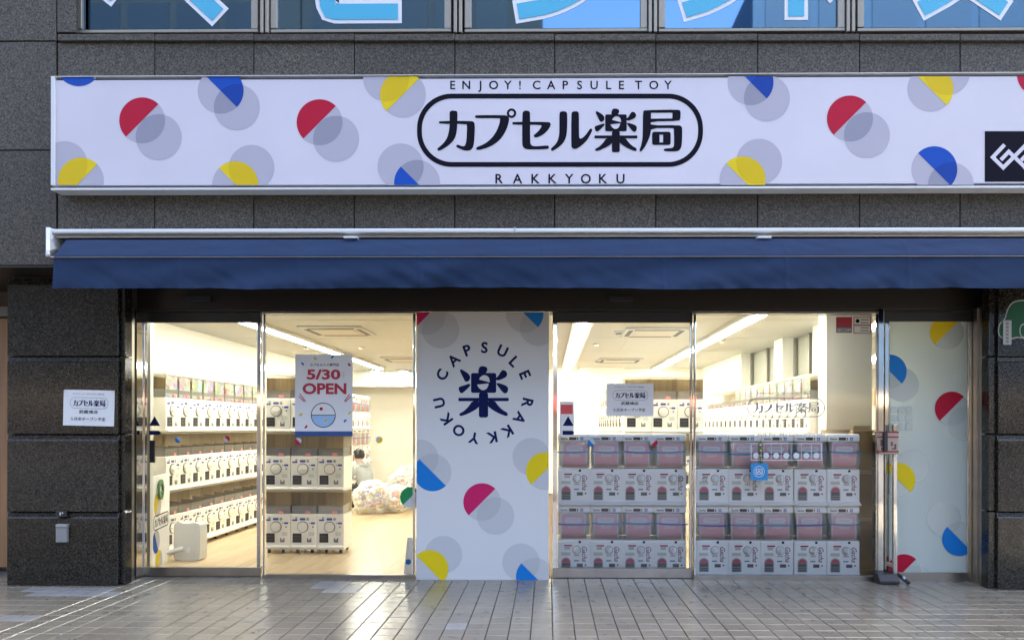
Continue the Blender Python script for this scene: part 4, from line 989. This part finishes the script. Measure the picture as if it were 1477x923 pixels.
def aisle_machine(art):
    """tall-row machine: clear box over a cream body with ring dial and black opening; front at y=0"""
    t = thing('capsule_machine', 'proto', 'capsule machine'); w = .157
    k = MB(); k.prism([(.0, .03), (.0, .385), (.01, .395), (.36, .395), (.36, .0), (-.03, .0), (-.035, .012), (-.02, .028)], 'x', -w, w, CREAM); part(k, 'body', t, bevel=.006)
    k = MB(); k.box((-.155, .34, .396), (.155, .358, .655), TAN); part(k, 'back_panel', t)
    k = MB(); k.box((-w, .0, .655), (w, .36, .679), LIDF); part(k, 'lid', t, bevel=.006)
    k = MB(); k.add([(-.15, .012, .397), (.15, .012, .397), (.15, .004, .654), (-.15, .004, .654), (-.15, .34, .397), (.15, .34, .397), (.15, .34, .654), (-.15, .34, .654)], [(0, 1, 2, 3), (1, 5, 6, 2), (4, 0, 3, 7)], CLEAR); part(k, 'clear_box', t)
    k = MB(); k.add([(-.145, .02, .398), (.145, .02, .398), (.145, .016, .49), (-.145, .016, .49), (-.145, .30, .398), (.145, .30, .398), (.145, .30, .51), (-.145, .30, .51)], [(0, 1, 2, 3), (1, 5, 6, 2), (4, 0, 3, 7)], SMOKE); part(k, 'tray', t)
    if art:
        k = MB(); k.box((-.125, .018, .402), (.125, .022, .648), ART); part(k, 'picture_card', t)
    else:
        k = MB(); rr = random.Random(5)
        for i in range(9): k.ball((rr.uniform(-.12, .12), rr.uniform(.05, .25), .425), .022, [PINKCAP, GREYST, PAPER][i % 3], 8, 5)
        tag(part(k, 'capsules', t, smooth=True), kind='stuff')
    k = MB(); k.box((.02, .0, .4), (.075, .006, .432), PINKTAG); part(k, 'pink_tag', t)
    k = MB(); k.tube([(-.01, 0, .245), (-.01, -.006, .245)], .066, DIALG, 24); k.tube([(-.01, -.006, .245), (-.01, -.016, .245)], .057, CREAM, 24); k.box((-.06, -.03, .236), (.04, -.016, .254), CREAM); part(k, 'dial', t, smooth=True)
    k = MB(); k.box((-.13, -.006, .062), (-.025, .0, .17), BLACK); 
    for z_ in (.095, .13): k.box((-.12, -.009, z_), (-.035, -.006, z_ + .006), CHUTE)
    part(k, 'outlet', t, bevel=.003, seg=1)
    k = MB(); k.box((.04, -.004, .065), (.09, .0, .078), CHUTE); k.box((.04, -.004, .078), (.05, .0, .115), CHUTE); k.box((.08, -.004, .078), (.09, .0, .115), CHUTE); k.box((.05, -.002, .078), (.08, .0, .1), GREYST); part(k, 'coin_return', t)
    k = MB()
    for r_, m_ in (((-.135, .315, -.075, .335), BLUEST), ((-.1, .335, -.075, .36), GREYST), ((-.045, .323, .02, .35), BLUEST), ((.085, .278, .135, .3), BLUEST), ((.062, .284, .078, .294), DIALG)): k.flat([rrect(*r_, .004)], lp(1), m_)
    k.flat([circ(.048, .337, .018, 16)], lp(1), GREYST); k.flat([circ(.11, .245, .012, 12)], lp(1), GREYST); k.flat([rrect(.06, .14, .125, .185, .003)], lp(1), PLATE); part(k, 'label_print', t)
    return t
def place(proto, loc, rz, label, group, used={}):
    o = proto if proto.name not in used else copy_tree(proto); used[proto.name] = 1
    o.location = loc; o.rotation_euler = (0, 0, rz + random.uniform(-.008, .008)); o['label'] = label; o['group'] = group
    return o
def recolour(o, name, old, new, cache={}):
    for ch in o.children:
        if ch.name.split('.')[0] == name:
            key = (ch.data.name, new.name)
            if key not in cache:
                me = ch.data.copy(); 
                for i, s_ in enumerate(me.materials):
                    if s_ == old: me.materials[i] = new
                cache[key] = me
            ch.data = cache[key]
NTH = ['first', 'second', 'third', 'fourth', 'fifth', 'sixth', 'seventh', 'eighth', 'ninth', 'tenth', 'eleventh', 'twelfth', 'thirteenth', 'fourteenth', 'fifteenth', 'sixteenth', 'seventeenth', 'eighteenth']
fm = front_machine()
FY = .055
for xs, bay in (([828, 874.5, 920.5, 966.5], 'the right sliding door'), ([1027, 1074, 1121, 1169, 1216.5], 'the logo window')):
    for i, px in enumerate(xs):
        for tier, tn in ((0, 'lower'), (1, 'upper')):
            x = W(px, 700, FY).x
            o = place(fm, (x, FY, .005 + tier * .714), 0, 'white pink-card machine, %s tier behind %s, %s from the left' % (tn, bay, NTH[i]), 'white pink-card machines along the front glass')
            if (i + tier) % 3: recolour(o, 'tape', TAPE, TAPE2)
            for ch in o.children:
                if ch.name.startswith('tape'): ch.location.z += random.uniform(-.012, .012); ch.rotation_euler.y = random.uniform(-.03, .03)
                if ch.name.startswith('card'): ch.location.x += random.uniform(-.01, .01); ch.rotation_euler.y = random.uniform(-.015, .015)
                if ch.name.startswith('knob'): ch.location.z += random.uniform(-.001, .001)
            if tier == 1 and px in (966.5, 1027):
                k = MB(); gx = .105 if px < 1000 else -.075; q_ = lambda u, v: (gx + u, -.006, .255 + v)
                k.flat([circ(0, 0, .024, 24), circ(0, 0, .018, 24)], q_, GREYINK); k.flat([[(-.014, .01), (-.01, .014), (.014, -.01), (.01, -.014)]], q_, GREYINK)
                part(k, 'warning_sticker', o)
ma, mc = aisle_machine(True), aisle_machine(False)
ma['category'] = mc['category'] = 'capsule machine'
TH = .682; TN = ['bottom', 'middle', 'top']
def cart(x0, y0, x1, y1, label, nx, ny):
    """low castor base under a row of machines"""
    o = thing('castor_base', label, 'base', ((x0 + x1) / 2, (y0 + y1) / 2, 0))
    k = MB(); k.box((x0, y0, .05), (x1, y1, .068), CREAM); build(k, 'base_plate', o)
    for i in range(nx):
        for j in range(ny):
            x, y = x0 + .05 + (x1 - x0 - .1) * (i / max(1, nx - 1)), y0 + .05 + (y1 - y0 - .1) * (j / max(1, ny - 1))
            k = MB(); k.tube([(x - .012, y, .025), (x + .012, y, .025)], .025, BLACK, 12); k.box((x - .008, y - .01, .03), (x + .008, y + .01, .05), GREYST); build(k, 'castor', o)
# left wall row (faces right)
XLF = -4.37
cart(XLF - .36, 1.02, XLF, 1.02 + 12 * .302, 'white castor base under the machine row on the left wall', 2, 12)
for i in range(12):
    for tier in range(3):
        place(ma if tier == 2 else mc, (XLF, 1.17 + i * .302, .07 + tier * TH), R(90), 'cream machine on the left wall, %s tier, %s from the glass' % (TN[tier], NTH[i]), 'cream machines along the left wall')
# island in the left window
XI, YI = -3.19, 1.27
cart(XI - .16, YI + .0, XI + 2 * .317 + .16, YI + .36, 'white castor base under the machine island in the left window', 6, 2)
for i in range(3):
    for tier in range(3):
        place(mc, (XI + i * .317, YI, .07 + tier * TH), 0, 'cream machine of the left window island, %s tier, %s from the left' % (TN[tier], NTH[i]), 'cream machines of the left island')
# island behind the right sliding door (front three, then a row facing left)
XM, YM = 1.085, 1.50
for i in range(3):
    for tier in (1, 2):
        place(mc, (XM + i * .317, YM, .07 + tier * TH), 0, 'cream machine behind the white front machines, %s tier, %s from the left' % (TN[tier], NTH[i]), 'cream machines of the middle island')
for i in range(9):
    for tier in (2,):
        place(ma, (.93, 2.05 + i * .45, .07 + tier * TH), R(-90), 'cream machine of the middle island facing the aisle, %s from the glass' % NTH[i], 'cream machines of the middle island side')
pb = thing('plinth', 'plain white plinth under the cream machines of the middle island', 'plinth', (1.4, 3.5, 0))
k = MB(); k.box((.93, 1.51, 0), (1.88, 6.0, .745), CREAM); build(k, 'plinth_case', pb); k = MB(); k.box((.93, 1.87, .746), (1.29, 6.0, 1.43), CREAM); build(k, 'upper_case', pb)
# right wall row (faces left)
XRF = 3.0
pb = thing('plinth', 'plain white plinth under the machine row on the right wall', 'plinth', (3.2, 4, 0))
k = MB(); k.box((XRF + .001, 1.12, 0), (XRF + .36, 1.1 + 18 * .3, 1.429), CREAM); build(k, 'plinth_case', pb)
for i in range(18):
    place(ma if i < 11 else mc, (XRF, 1.27 + i * .3, 1.43), R(-90), 'cream capsule machine on the right wall row, %s from the glass' % NTH[i], 'cream machines along the right wall')
# far end of the left aisle: machines facing right, seen side-on behind the person
for i in range(4):
    for tier in range(3):
        place(fm, (-4.0, 7.6 + i * .36, .02 + tier * .714), R(90), 'white machine behind the crouching person, %s tier, %s from the front' % (TN[tier], NTH[i]), 'white machines at the far end')
sp = thing('side_panel', 'white end panel with script lettering left of the crouching person', 'panel', (-4.2, 7.38, 0))
k = MB(); k.box((-4.4, 7.38, 0), (-3.99, 7.41, 2.17), WHITE); build(k, 'panel_board', sp)
k = MB(); g = lambda x, z: (x, 7.377, z)
text_in(k, 'Gacha', (-4.28, 1.66, -4.08, 1.72), g, INK, .02, flip=False); k.flat([rrect(-4.38, 1.2, -4.16, 1.36, .01), rrect(-4.37, 1.21, -4.17, 1.35, .01)], g, GREYINK); k.flat([[(-4.34, 1.25), (-4.2, 1.25), (-4.2, 1.31), (-4.34, 1.31)]], lambda x, z: (x, 7.3755, z), GREYST)
k.flat([[(-4.36, 1.42), (-4.2, 1.42), (-4.2, 1.58), (-4.36, 1.58)]], g, PLATE); k.flat([[(-4.24, 1.44), (-4.2, 1.44), (-4.2, 1.58), (-4.24, 1.58)]], g, RED); k.flat([circ(-4.1, 1.1, .02, 10)], g, INK); k.flat([[(-4.38, .98), (-4.32, .95), (-4.32, 1.12), (-4.36, 1.15)]], g, YEL); build(k, 'panel_print', sp)

# ------------------------------------------------------------------ loose things indoors
jc = thing('jerry_can', 'white plastic jerry can with spout on the floor inside the left door', 'jerry can', (-4.02, .88, 0), R(-8))
k = MB(); k.prism(smooth2([(-.19, .03), (-.17, .0), (.15, .0), (.19, .03), (.19, .39), (.16, .42), (.06, .42), (.05, .41), (-.06, .41), (-.07, .42), (-.16, .42), (-.19, .38)]), 'y', -.07, .08, mat('white_polythene', (.76, .76, .70), .3)); part(k, 'can_body', jc, bevel=.022, seg=3)
k = MB(); k.tube([(-.05, -.08, .13), (-.09, -.12, .125), (-.19, -.26, .10)], [.03, .024, .024], mat('white_polythene', (.76, .76, .70), .3), 12); k.tube([(-.19, -.26, .10), (-.195, -.267, .099)], .017, BLACK, 12); part(k, 'spout', jc, smooth=True)
k = MB(); k.tube([(.03, -.083, .12), (.03, -.088, .12)], .03, WHITE, 16); part(k, 'boss', jc); jc.scale = (.86, .86, 1)

ds = thing('floor_board', 'white standing board with coloured dots beside the jerry can', 'display board', (-4.07, .18, 0), math.atan2(.62, -.15))
bw, bh = .62, .98
k = MB(); k.box((0, -.012, .0), (bw, .012, bh), WHITE); part(k, 'board', ds, bevel=.004)
k = MB(); f = lambda lyr: (lambda u, v, n_=1: (u * bw, -.0125 - .0012 * (n_ + lyr), (1 - v) * bh))
for A, s_, c_ in (((.28, .32), 'UL', YEL), ((.2, .70), 'LL', BLUE), ((.35, .93), 'UL', YEL)):
    ca = [(A[0] + .2 * math.cos(i * math.pi / 16), A[1] + .2 * bw / bh * math.sin(i * math.pi / 16)) for i in range(32)]; k.flat([clip_rect(ca, (0.02, .02, .98, .98))], f(0), E1); h = SIDE[s_]
    k.flat([clip_rect(clip(ca, (h[0], h[1], h[0] * A[0] + h[1] * A[1])), (.02, .02, .98, .98))], f(1), c_)
logo(k, lambda u, v: f(2)(u, v), INK, (.02, .42, .93, .58)); part(k, 'board_print', ds)
tr_ = thing('tape_roll', 'dark green tape roll hung on the white standing board', 'tape roll', (-4.16, .42, .84))
k = MB(); n_ = 28; ro, ri, th = .085, .05, .02
for i in range(n_):
    a_, b_ = 2 * math.pi * i / n_, 2 * math.pi * (i + 1) / n_
    P = lambda r, t_, x: (x, r * math.cos(t_) , r * 1.25 * math.sin(t_))
    for r in (ro, ri): k.add([P(r, a_, 0), P(r, b_, 0), P(r, b_, th), P(r, a_, th)], [(0, 1, 2, 3)], GREENT)
    for x in (0, th): k.add([P(ro, a_, x), P(ro, b_, x), P(ri, b_, x), P(ri, a_, x)], [(0, 1, 2, 3)], GREENT)
part(k, 'tape_ring', tr_); tr_.rotation_euler = (0, 0, R(14)); tr_.location = (-4.10, .40, .83)
k = MB(); k.tube([(-.005, 0, -.02), (.022, 0, -.02)], .012, STEEL, 8); part(k, 'hook', tr_)

def carton(x, y, z, w, d, h, label):
    o = thing('carton', label, 'cardboard box', (x, y, z)); k = MB(); k.box((-w / 2, -d / 2, 0), (w / 2, d / 2, h), CARD); part(k, 'carton_body', o, bevel=.004, seg=1)
    k = MB(); k.box((-w / 2 - .001, -.025, h + .0005), (w / 2 + .001, .025, h + .002), CARDTOP); part(k, 'carton_tape', o)
    k = MB(); k.add([(-w / 2, -d / 2, h), (w / 2, -d / 2, h), (w / 2, -d / 2 - .03, h + .05), (-w / 2, -d / 2 - .03, h + .05)], [(0, 1, 2, 3)], CARDTOP); part(k, 'carton_flap', o)
for i_, (h_, l_) in enumerate(((.5, 'lowest'), (.5, 'middle'), (.46, 'topmost'))):
    carton(3.37, .575, i_ * .501, .30, .21, h_, 'brown cardboard box right of the front machines, %s of its stack' % l_)
for i_, (h_, l_) in enumerate(((.5, 'lowest'), (.5, 'middle'), (.42, 'topmost'))):
    carton(3.03, .575, i_ * .501, .30, .21, h_, 'brown cardboard box behind the last front machine, %s of its stack' % l_)
st = thing('standee', 'white standing panel with rainbow ring beside the cardboard boxes', 'standee', (3.75, .40, 0))
k = MB(); k.box((3.42, .385, 0), (4.1, .415, 1.78), WHITE); build(k, 'panel_board', st, bevel=.004)
k = MB(); g = lambda n_: (lambda x, z: (x, .385 - .0015 * n_, z))
for i_, c_ in enumerate(((.60, .03, .03), (.75, .28, .02), (.75, .6, .02), (.1, .45, .1), (.05, .2, .55))): k.flat([[(3.66 + (.2 - i_ * .026) * math.cos(a_), .98 + (.2 - i_ * .026) * math.sin(a_)) for a_ in [j_ * math.pi / 20 for j_ in range(40)]]], g(1 + i_), mat('rainbow_%s' % 'abcde'[i_], c_, .4))
k.flat([[(3.66 + .07 * math.cos(j_ * .2), .98 + .07 * math.sin(j_ * .2)) for j_ in range(31)]], g(7), INK)
k.flat([circ(3.60, 1.32, .13, 30)], g(1), mat('violet_print', (.14, .10, .42), .4)); build(k, 'panel_print', st)
k = MB(); k.box((3.44, .372, 1.38), (3.56, .3745, 1.72), PAPER); k.flat([[(3.455, 1.40), (3.545, 1.40), (3.545, 1.70), (3.455, 1.70)]], lambda x, z: (x, .3712, z), mat('paper_grey_lines', (.6, .6, .58), .5)); build(k, 'pinned_paper', st)
wp = thing('floor_sign', 'small white tapered floor sign with blue dot in the window corner', 'floor sign', W(591, 832, .12))
k = MB(); a_ = W(582, 832, .10); b_ = W(603, 832, .10); zt2 = W(590, 775, .10).z
k.add([(a_.x, .10, .002), (b_.x, .10, .002), (b_.x, .16, .002), (a_.x, .16, .002), (a_.x + .035, .12, zt2), (b_.x, .12, zt2), (b_.x, .14, zt2), (a_.x + .035, .14, zt2)], [(0, 3, 2, 1), (4, 5, 6, 7), (0, 1, 5, 4), (1, 2, 6, 5), (2, 3, 7, 6), (3, 0, 4, 7)], WHITE); build(k, 'sign_body', wp, bevel=.004)
k = MB(); k.flat([circ(584.5, 810, 4, 20)], lambda u, v: (lambda p: (p.x + .03, .103, p.z))(W(u, v, .10)), SKYB); build(k, 'sign_print', wp)

# bags of capsules
CAPC = [mat('capsule_' + n_, c_, .3) for n_, c_ in (('yellow', (.72, .58, .06)), ('pink', (.70, .20, .26)), ('blue', (.10, .25, .60)), ('green', (.12, .42, .16)), ('white', (.82, .82, .80)), ('red', (.55, .04, .04)), ('orange', (.70, .30, .06)), ('lilac', (.42, .36, .62)))]
def bag(px, base, Y, rx, ry, rz_, seed, label, cap_mix):
    c = W(px, base, Y); o = thing('plastic_bag', label, 'plastic bag', (c.x, Y, .004)); rr = random.Random(seed)
    vs, fs = [], []; n_, kk = 30, 18
    for j in range(kk + 1):
        t_ = j / kk; a_ = math.pi * t_
        for i in range(n_):
            b_ = 2 * math.pi * i / n_; d = Vector((math.sin(a_) * math.cos(b_), math.sin(a_) * math.sin(b_), -math.cos(a_)))
            w_ = 1 + .14 * noise.noise(d * 2.3 + Vector((seed, 0, 0))) + .08 * noise.noise(d * 6 + Vector((0, seed, 0)))
            z = d.z * rz_ * w_ + rz_ * .95
            if t_ > .8: q_ = (t_ - .8) / .2; w_ *= 1 + .25 * q_; z += .13 * rz_ * q_
            vs.append((d.x * rx * w_, d.y * ry * w_, max(z, 0)))
    for j in range(kk):
        for i in range(n_): fs.append((j * n_ + i, j * n_ + (i + 1) % n_, (j + 1) * n_ + (i + 1) % n_, (j + 1) * n_ + i))
    k = MB(); k.add(vs, fs, BAG); part(k, 'bag_film', o)
    k = MB()
    for i in range(70):
        while True:
            p = Vector((rr.uniform(-1, 1), rr.uniform(-1, 1), rr.uniform(-1, .55)))
            if .3 < p.length < .85: break
        k.ball((p.x * rx, p.y * ry, max(.04, p.z * rz_ + rz_ * .95)), rr.uniform(.026, .038), CAPC[rr.choice(cap_mix)], 8, 5)
    tag(part(k, 'capsules', o, smooth=True), kind='stuff')
bag(536, 740, 5.15, .33, .27, .28, 1, 'clear plastic bag of coloured capsules in front of the crouching person', (0, 1, 2, 4, 4, 7, 6))
bag(572, 736, 5.3, .30, .26, .23, 2, 'clear plastic bag of pale capsules between two larger bags', (4, 4, 3, 6, 4, 1))
bag(592, 737, 5.85, .46, .32, .38, 3, 'large clear plastic bag with red and green capsules beside the white board', (4, 5, 1, 4, 3, 4))
bag(553, 729, 6.1, .26, .24, .22, 4, 'small clear plastic bag with blue capsules right of the crouching person', (2, 2, 4, 7, 4))

# crouching person, seen from behind, facing the machines on the left
pp = W(531, 733, 5.62)
pe = thing('person', 'person in grey sweatshirt and black trousers crouching with back turned', 'person', (pp.x, 5.62, 0), R(152))
J_ = {'hip': ((0, 0, .36), .15), 'waist': ((.05, 0, .50), .145), 'chest': ((.13, 0, .68), .15), 'neckb': ((.18, 0, .80), .085), 'neck': ((.205, 0, .86), .055), 'head': ((.235, 0, .95), .088), 'crown': ((.235, 0, 1.01), .075), 'nose': ((.335, 0, .945), .016)}
B_ = [('hip', 'waist', 'top'), ('waist', 'chest', 'top'), ('chest', 'neckb', 'top'), ('neckb', 'neck', 'skin'), ('neck', 'head', 'skin'), ('head', 'crown', 'skin'), ('head', 'nose', 'skin')]
for s_, n_ in ((1, 'l'), (-1, 'r')):
    J_.update({'th' + n_: ((.06, s_ * .11, .34), .095), 'kn' + n_: ((.42, s_ * .17, .46), .065), 'an' + n_: ((.20, s_ * .15, .09), .042), 'ft' + n_: ((.30, s_ * .16, .045), .04), 'to' + n_: ((.42, s_ * .17, .035), .033),
               'sh' + n_: ((.14, s_ * .17, .745), .072), 'el' + n_: ((.30, s_ * .25, .52), .052), 'wr' + n_: ((.50, s_ * .14, .56), .034), 'pa' + n_: ((.56, s_ * .11, .57), .030)})
    B_ += [('hip', 'th' + n_, 'leg'), ('th' + n_, 'kn' + n_, 'leg'), ('kn' + n_, 'an' + n_, 'leg'), ('an' + n_, 'ft' + n_, 'shoe'), ('ft' + n_, 'to' + n_, 'shoe'), ('chest', 'sh' + n_, 'top'), ('sh' + n_, 'el' + n_, 'top'), ('el' + n_, 'wr' + n_, 'top'), ('wr' + n_, 'pa' + n_, 'skin')]
    for q_, (dy, dz, ln) in enumerate(((-.028, .012, .05), (-.01, .014, .062), (.01, .01, .058), (.026, .004, .046))):
        J_['f%d%s' % (q_, n_)] = ((.585 + ln * .4, s_ * (.11 + dy), .57 + dz), .0095); J_['g%d%s' % (q_, n_)] = ((.585 + ln, s_ * (.11 + dy * .9), .555 + dz), .0085)
        B_ += [('pa' + n_, 'f%d%s' % (q_, n_), 'skin'), ('f%d%s' % (q_, n_), 'g%d%s' % (q_, n_), 'skin')]
    J_['t' + n_] = ((.57, s_ * .065, .585), .011); B_.append(('pa' + n_, 't' + n_, 'skin'))
names = list(J_); me = bpy.data.meshes.new('person_body'); me.from_pydata([J_[n_][0] for n_ in names], [(names.index(a_), names.index(b_)) for a_, b_, _ in B_], [])
tmp = bpy.data.objects.new('person_body', me); COL.objects.link(tmp); md = tmp.modifiers.new('s', 'SKIN'); md.use_smooth_shade = True; tmp.modifiers.new('d', 'SUBSURF').levels = 2
for i, n_ in enumerate(names): me.skin_vertices[0].data[i].radius = (J_[n_][1],) * 2; me.skin_vertices[0].data[i].use_root = (n_ == 'hip')
bm_ = bpy.data.meshes.new_from_object(tmp.evaluated_get(bpy.context.evaluated_depsgraph_get())); bpy.data.objects.remove(tmp)
MI = {'top': 0, 'leg': 1, 'skin': 2, 'shoe': 3}; bm_.materials.clear()
for x_ in (HOOD, TROUS, SKIN, BLACK): bm_.materials.append(x_)
def sdist(p, a, b): a, b = Vector(a), Vector(b); d = b - a; t_ = max(0, min(1, (p - a).dot(d) / d.length_squared)); return (p - a - d * t_).length
for f_p in bm_.polygons:
    c = f_p.center; f_p.material_index = MI[min(B_, key=lambda b_: sdist(c, J_[b_[0]][0], J_[b_[1]][0]) - min(J_[b_[0]][1], J_[b_[1]][1]) * .6)[2]]; f_p.use_smooth = True
link('body', bm_, pe)
k = MB(); rr = random.Random(3); vs, fs = [], []; n_, kk = 20, 10
for j in range(kk + 1):
    a_ = math.pi * .68 * j / kk
    for i in range(n_):
        b_ = 2 * math.pi * i / n_; fwd = math.cos(b_); d = Vector((math.sin(a_) * math.cos(b_), math.sin(a_) * math.sin(b_), math.cos(a_)))
        if fwd > .3 and a_ > 1.25: d = Vector((math.sin(1.25) * math.cos(b_), math.sin(1.25) * math.sin(b_), math.cos(1.25)))
        w_ = 1 + .05 * noise.noise(d * 9); vs.append((.228 + d.x * .112 * w_, d.y * .105 * w_, .985 + d.z * .115 * w_))
for j in range(kk):
    for i in range(n_): fs.append((j * n_ + i, (j + 1) * n_ + i, (j + 1) * n_ + (i + 1) % n_, j * n_ + (i + 1) % n_))
k.add(vs, fs, HAIR); part(k, 'hair', pe, smooth=True)
k = MB()
for s_ in (-1, 1): k.ball((.317, s_ * .032, .968), (.008, .012, .006), INK, 8, 5); k.ball((.24, s_ * .094, .955), (.018, .008, .028), SKIN, 8, 5)
k.ball((.318, 0, .905), (.008, .022, .005), mat('lips', (.40, .14, .12), .5), 8, 5); part(k, 'face', pe)
k = MB(); k.tube([(.10, -.1, .80), (.07, 0, .79), (.10, .1, .80), (.19, .075, .815)], [.03, .045, .03, .02], HOOD, 10); part(k, 'hood', pe, smooth=True)

# ================================================================== ACROSS THE STREET (seen only in the glass and steel)
def block(x0, x1, h, y0, wallm, winm, label, fw, fh, fas):
    o = thing('street_building', label, 'building', ((x0 + x1) / 2, y0, -.4)); k = MB(); k.box((x0, y0 - 12, -.4), (x1, y0, h), wallm); build(k, 'wall', o)
    k = MB(); z = 3.8
    while z < h - 1.5:
        x = x0 + .8
        while x < x1 - fw: k.box((x, y0 - .02, z), (x + fw - .5, y0 + .04, z + fh), winm); x += fw
        z += 3.3
    build(k, 'windows', o)
    k = MB(); k.box((x0 + .5, y0, 0), (x1 - .5, y0 + .1, 2.8), mat('shopfront_dark', (.05, .045, .04), .4)); build(k, 'shopfront', o)
    k = MB(); k.box((x0 + .5, y0 + .05, 2.85), (x1 - .5, y0 + .3, 3.6), fas); build(k, 'fascia', o)
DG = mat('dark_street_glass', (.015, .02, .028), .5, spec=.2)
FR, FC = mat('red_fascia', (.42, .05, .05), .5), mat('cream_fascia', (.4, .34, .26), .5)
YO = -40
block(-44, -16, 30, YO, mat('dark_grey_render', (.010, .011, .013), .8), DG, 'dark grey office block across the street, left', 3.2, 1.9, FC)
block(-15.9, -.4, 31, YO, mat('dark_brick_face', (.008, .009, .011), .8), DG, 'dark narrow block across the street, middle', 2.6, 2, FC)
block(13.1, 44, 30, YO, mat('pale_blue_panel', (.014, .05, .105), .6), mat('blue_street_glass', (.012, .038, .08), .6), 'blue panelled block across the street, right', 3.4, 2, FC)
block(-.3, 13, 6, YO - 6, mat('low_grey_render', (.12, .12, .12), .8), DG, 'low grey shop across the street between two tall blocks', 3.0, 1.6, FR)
for x0, x1, l_ in ((-90, -14, 'added unseen dark building left of the shop'), (14, 90, 'added unseen dark building right of the shop')):  # added out of view to block low sky light from the street ends
    o = thing('added_neighbour', l_, 'building', ((x0 + x1) / 2, 4, 0)); k = MB(); k.box((x0, -.7, 0), (x1, 12, 20), mat('added_neighbour_wall', (.10, .095, .09), .7)); build(k, 'wall', o)
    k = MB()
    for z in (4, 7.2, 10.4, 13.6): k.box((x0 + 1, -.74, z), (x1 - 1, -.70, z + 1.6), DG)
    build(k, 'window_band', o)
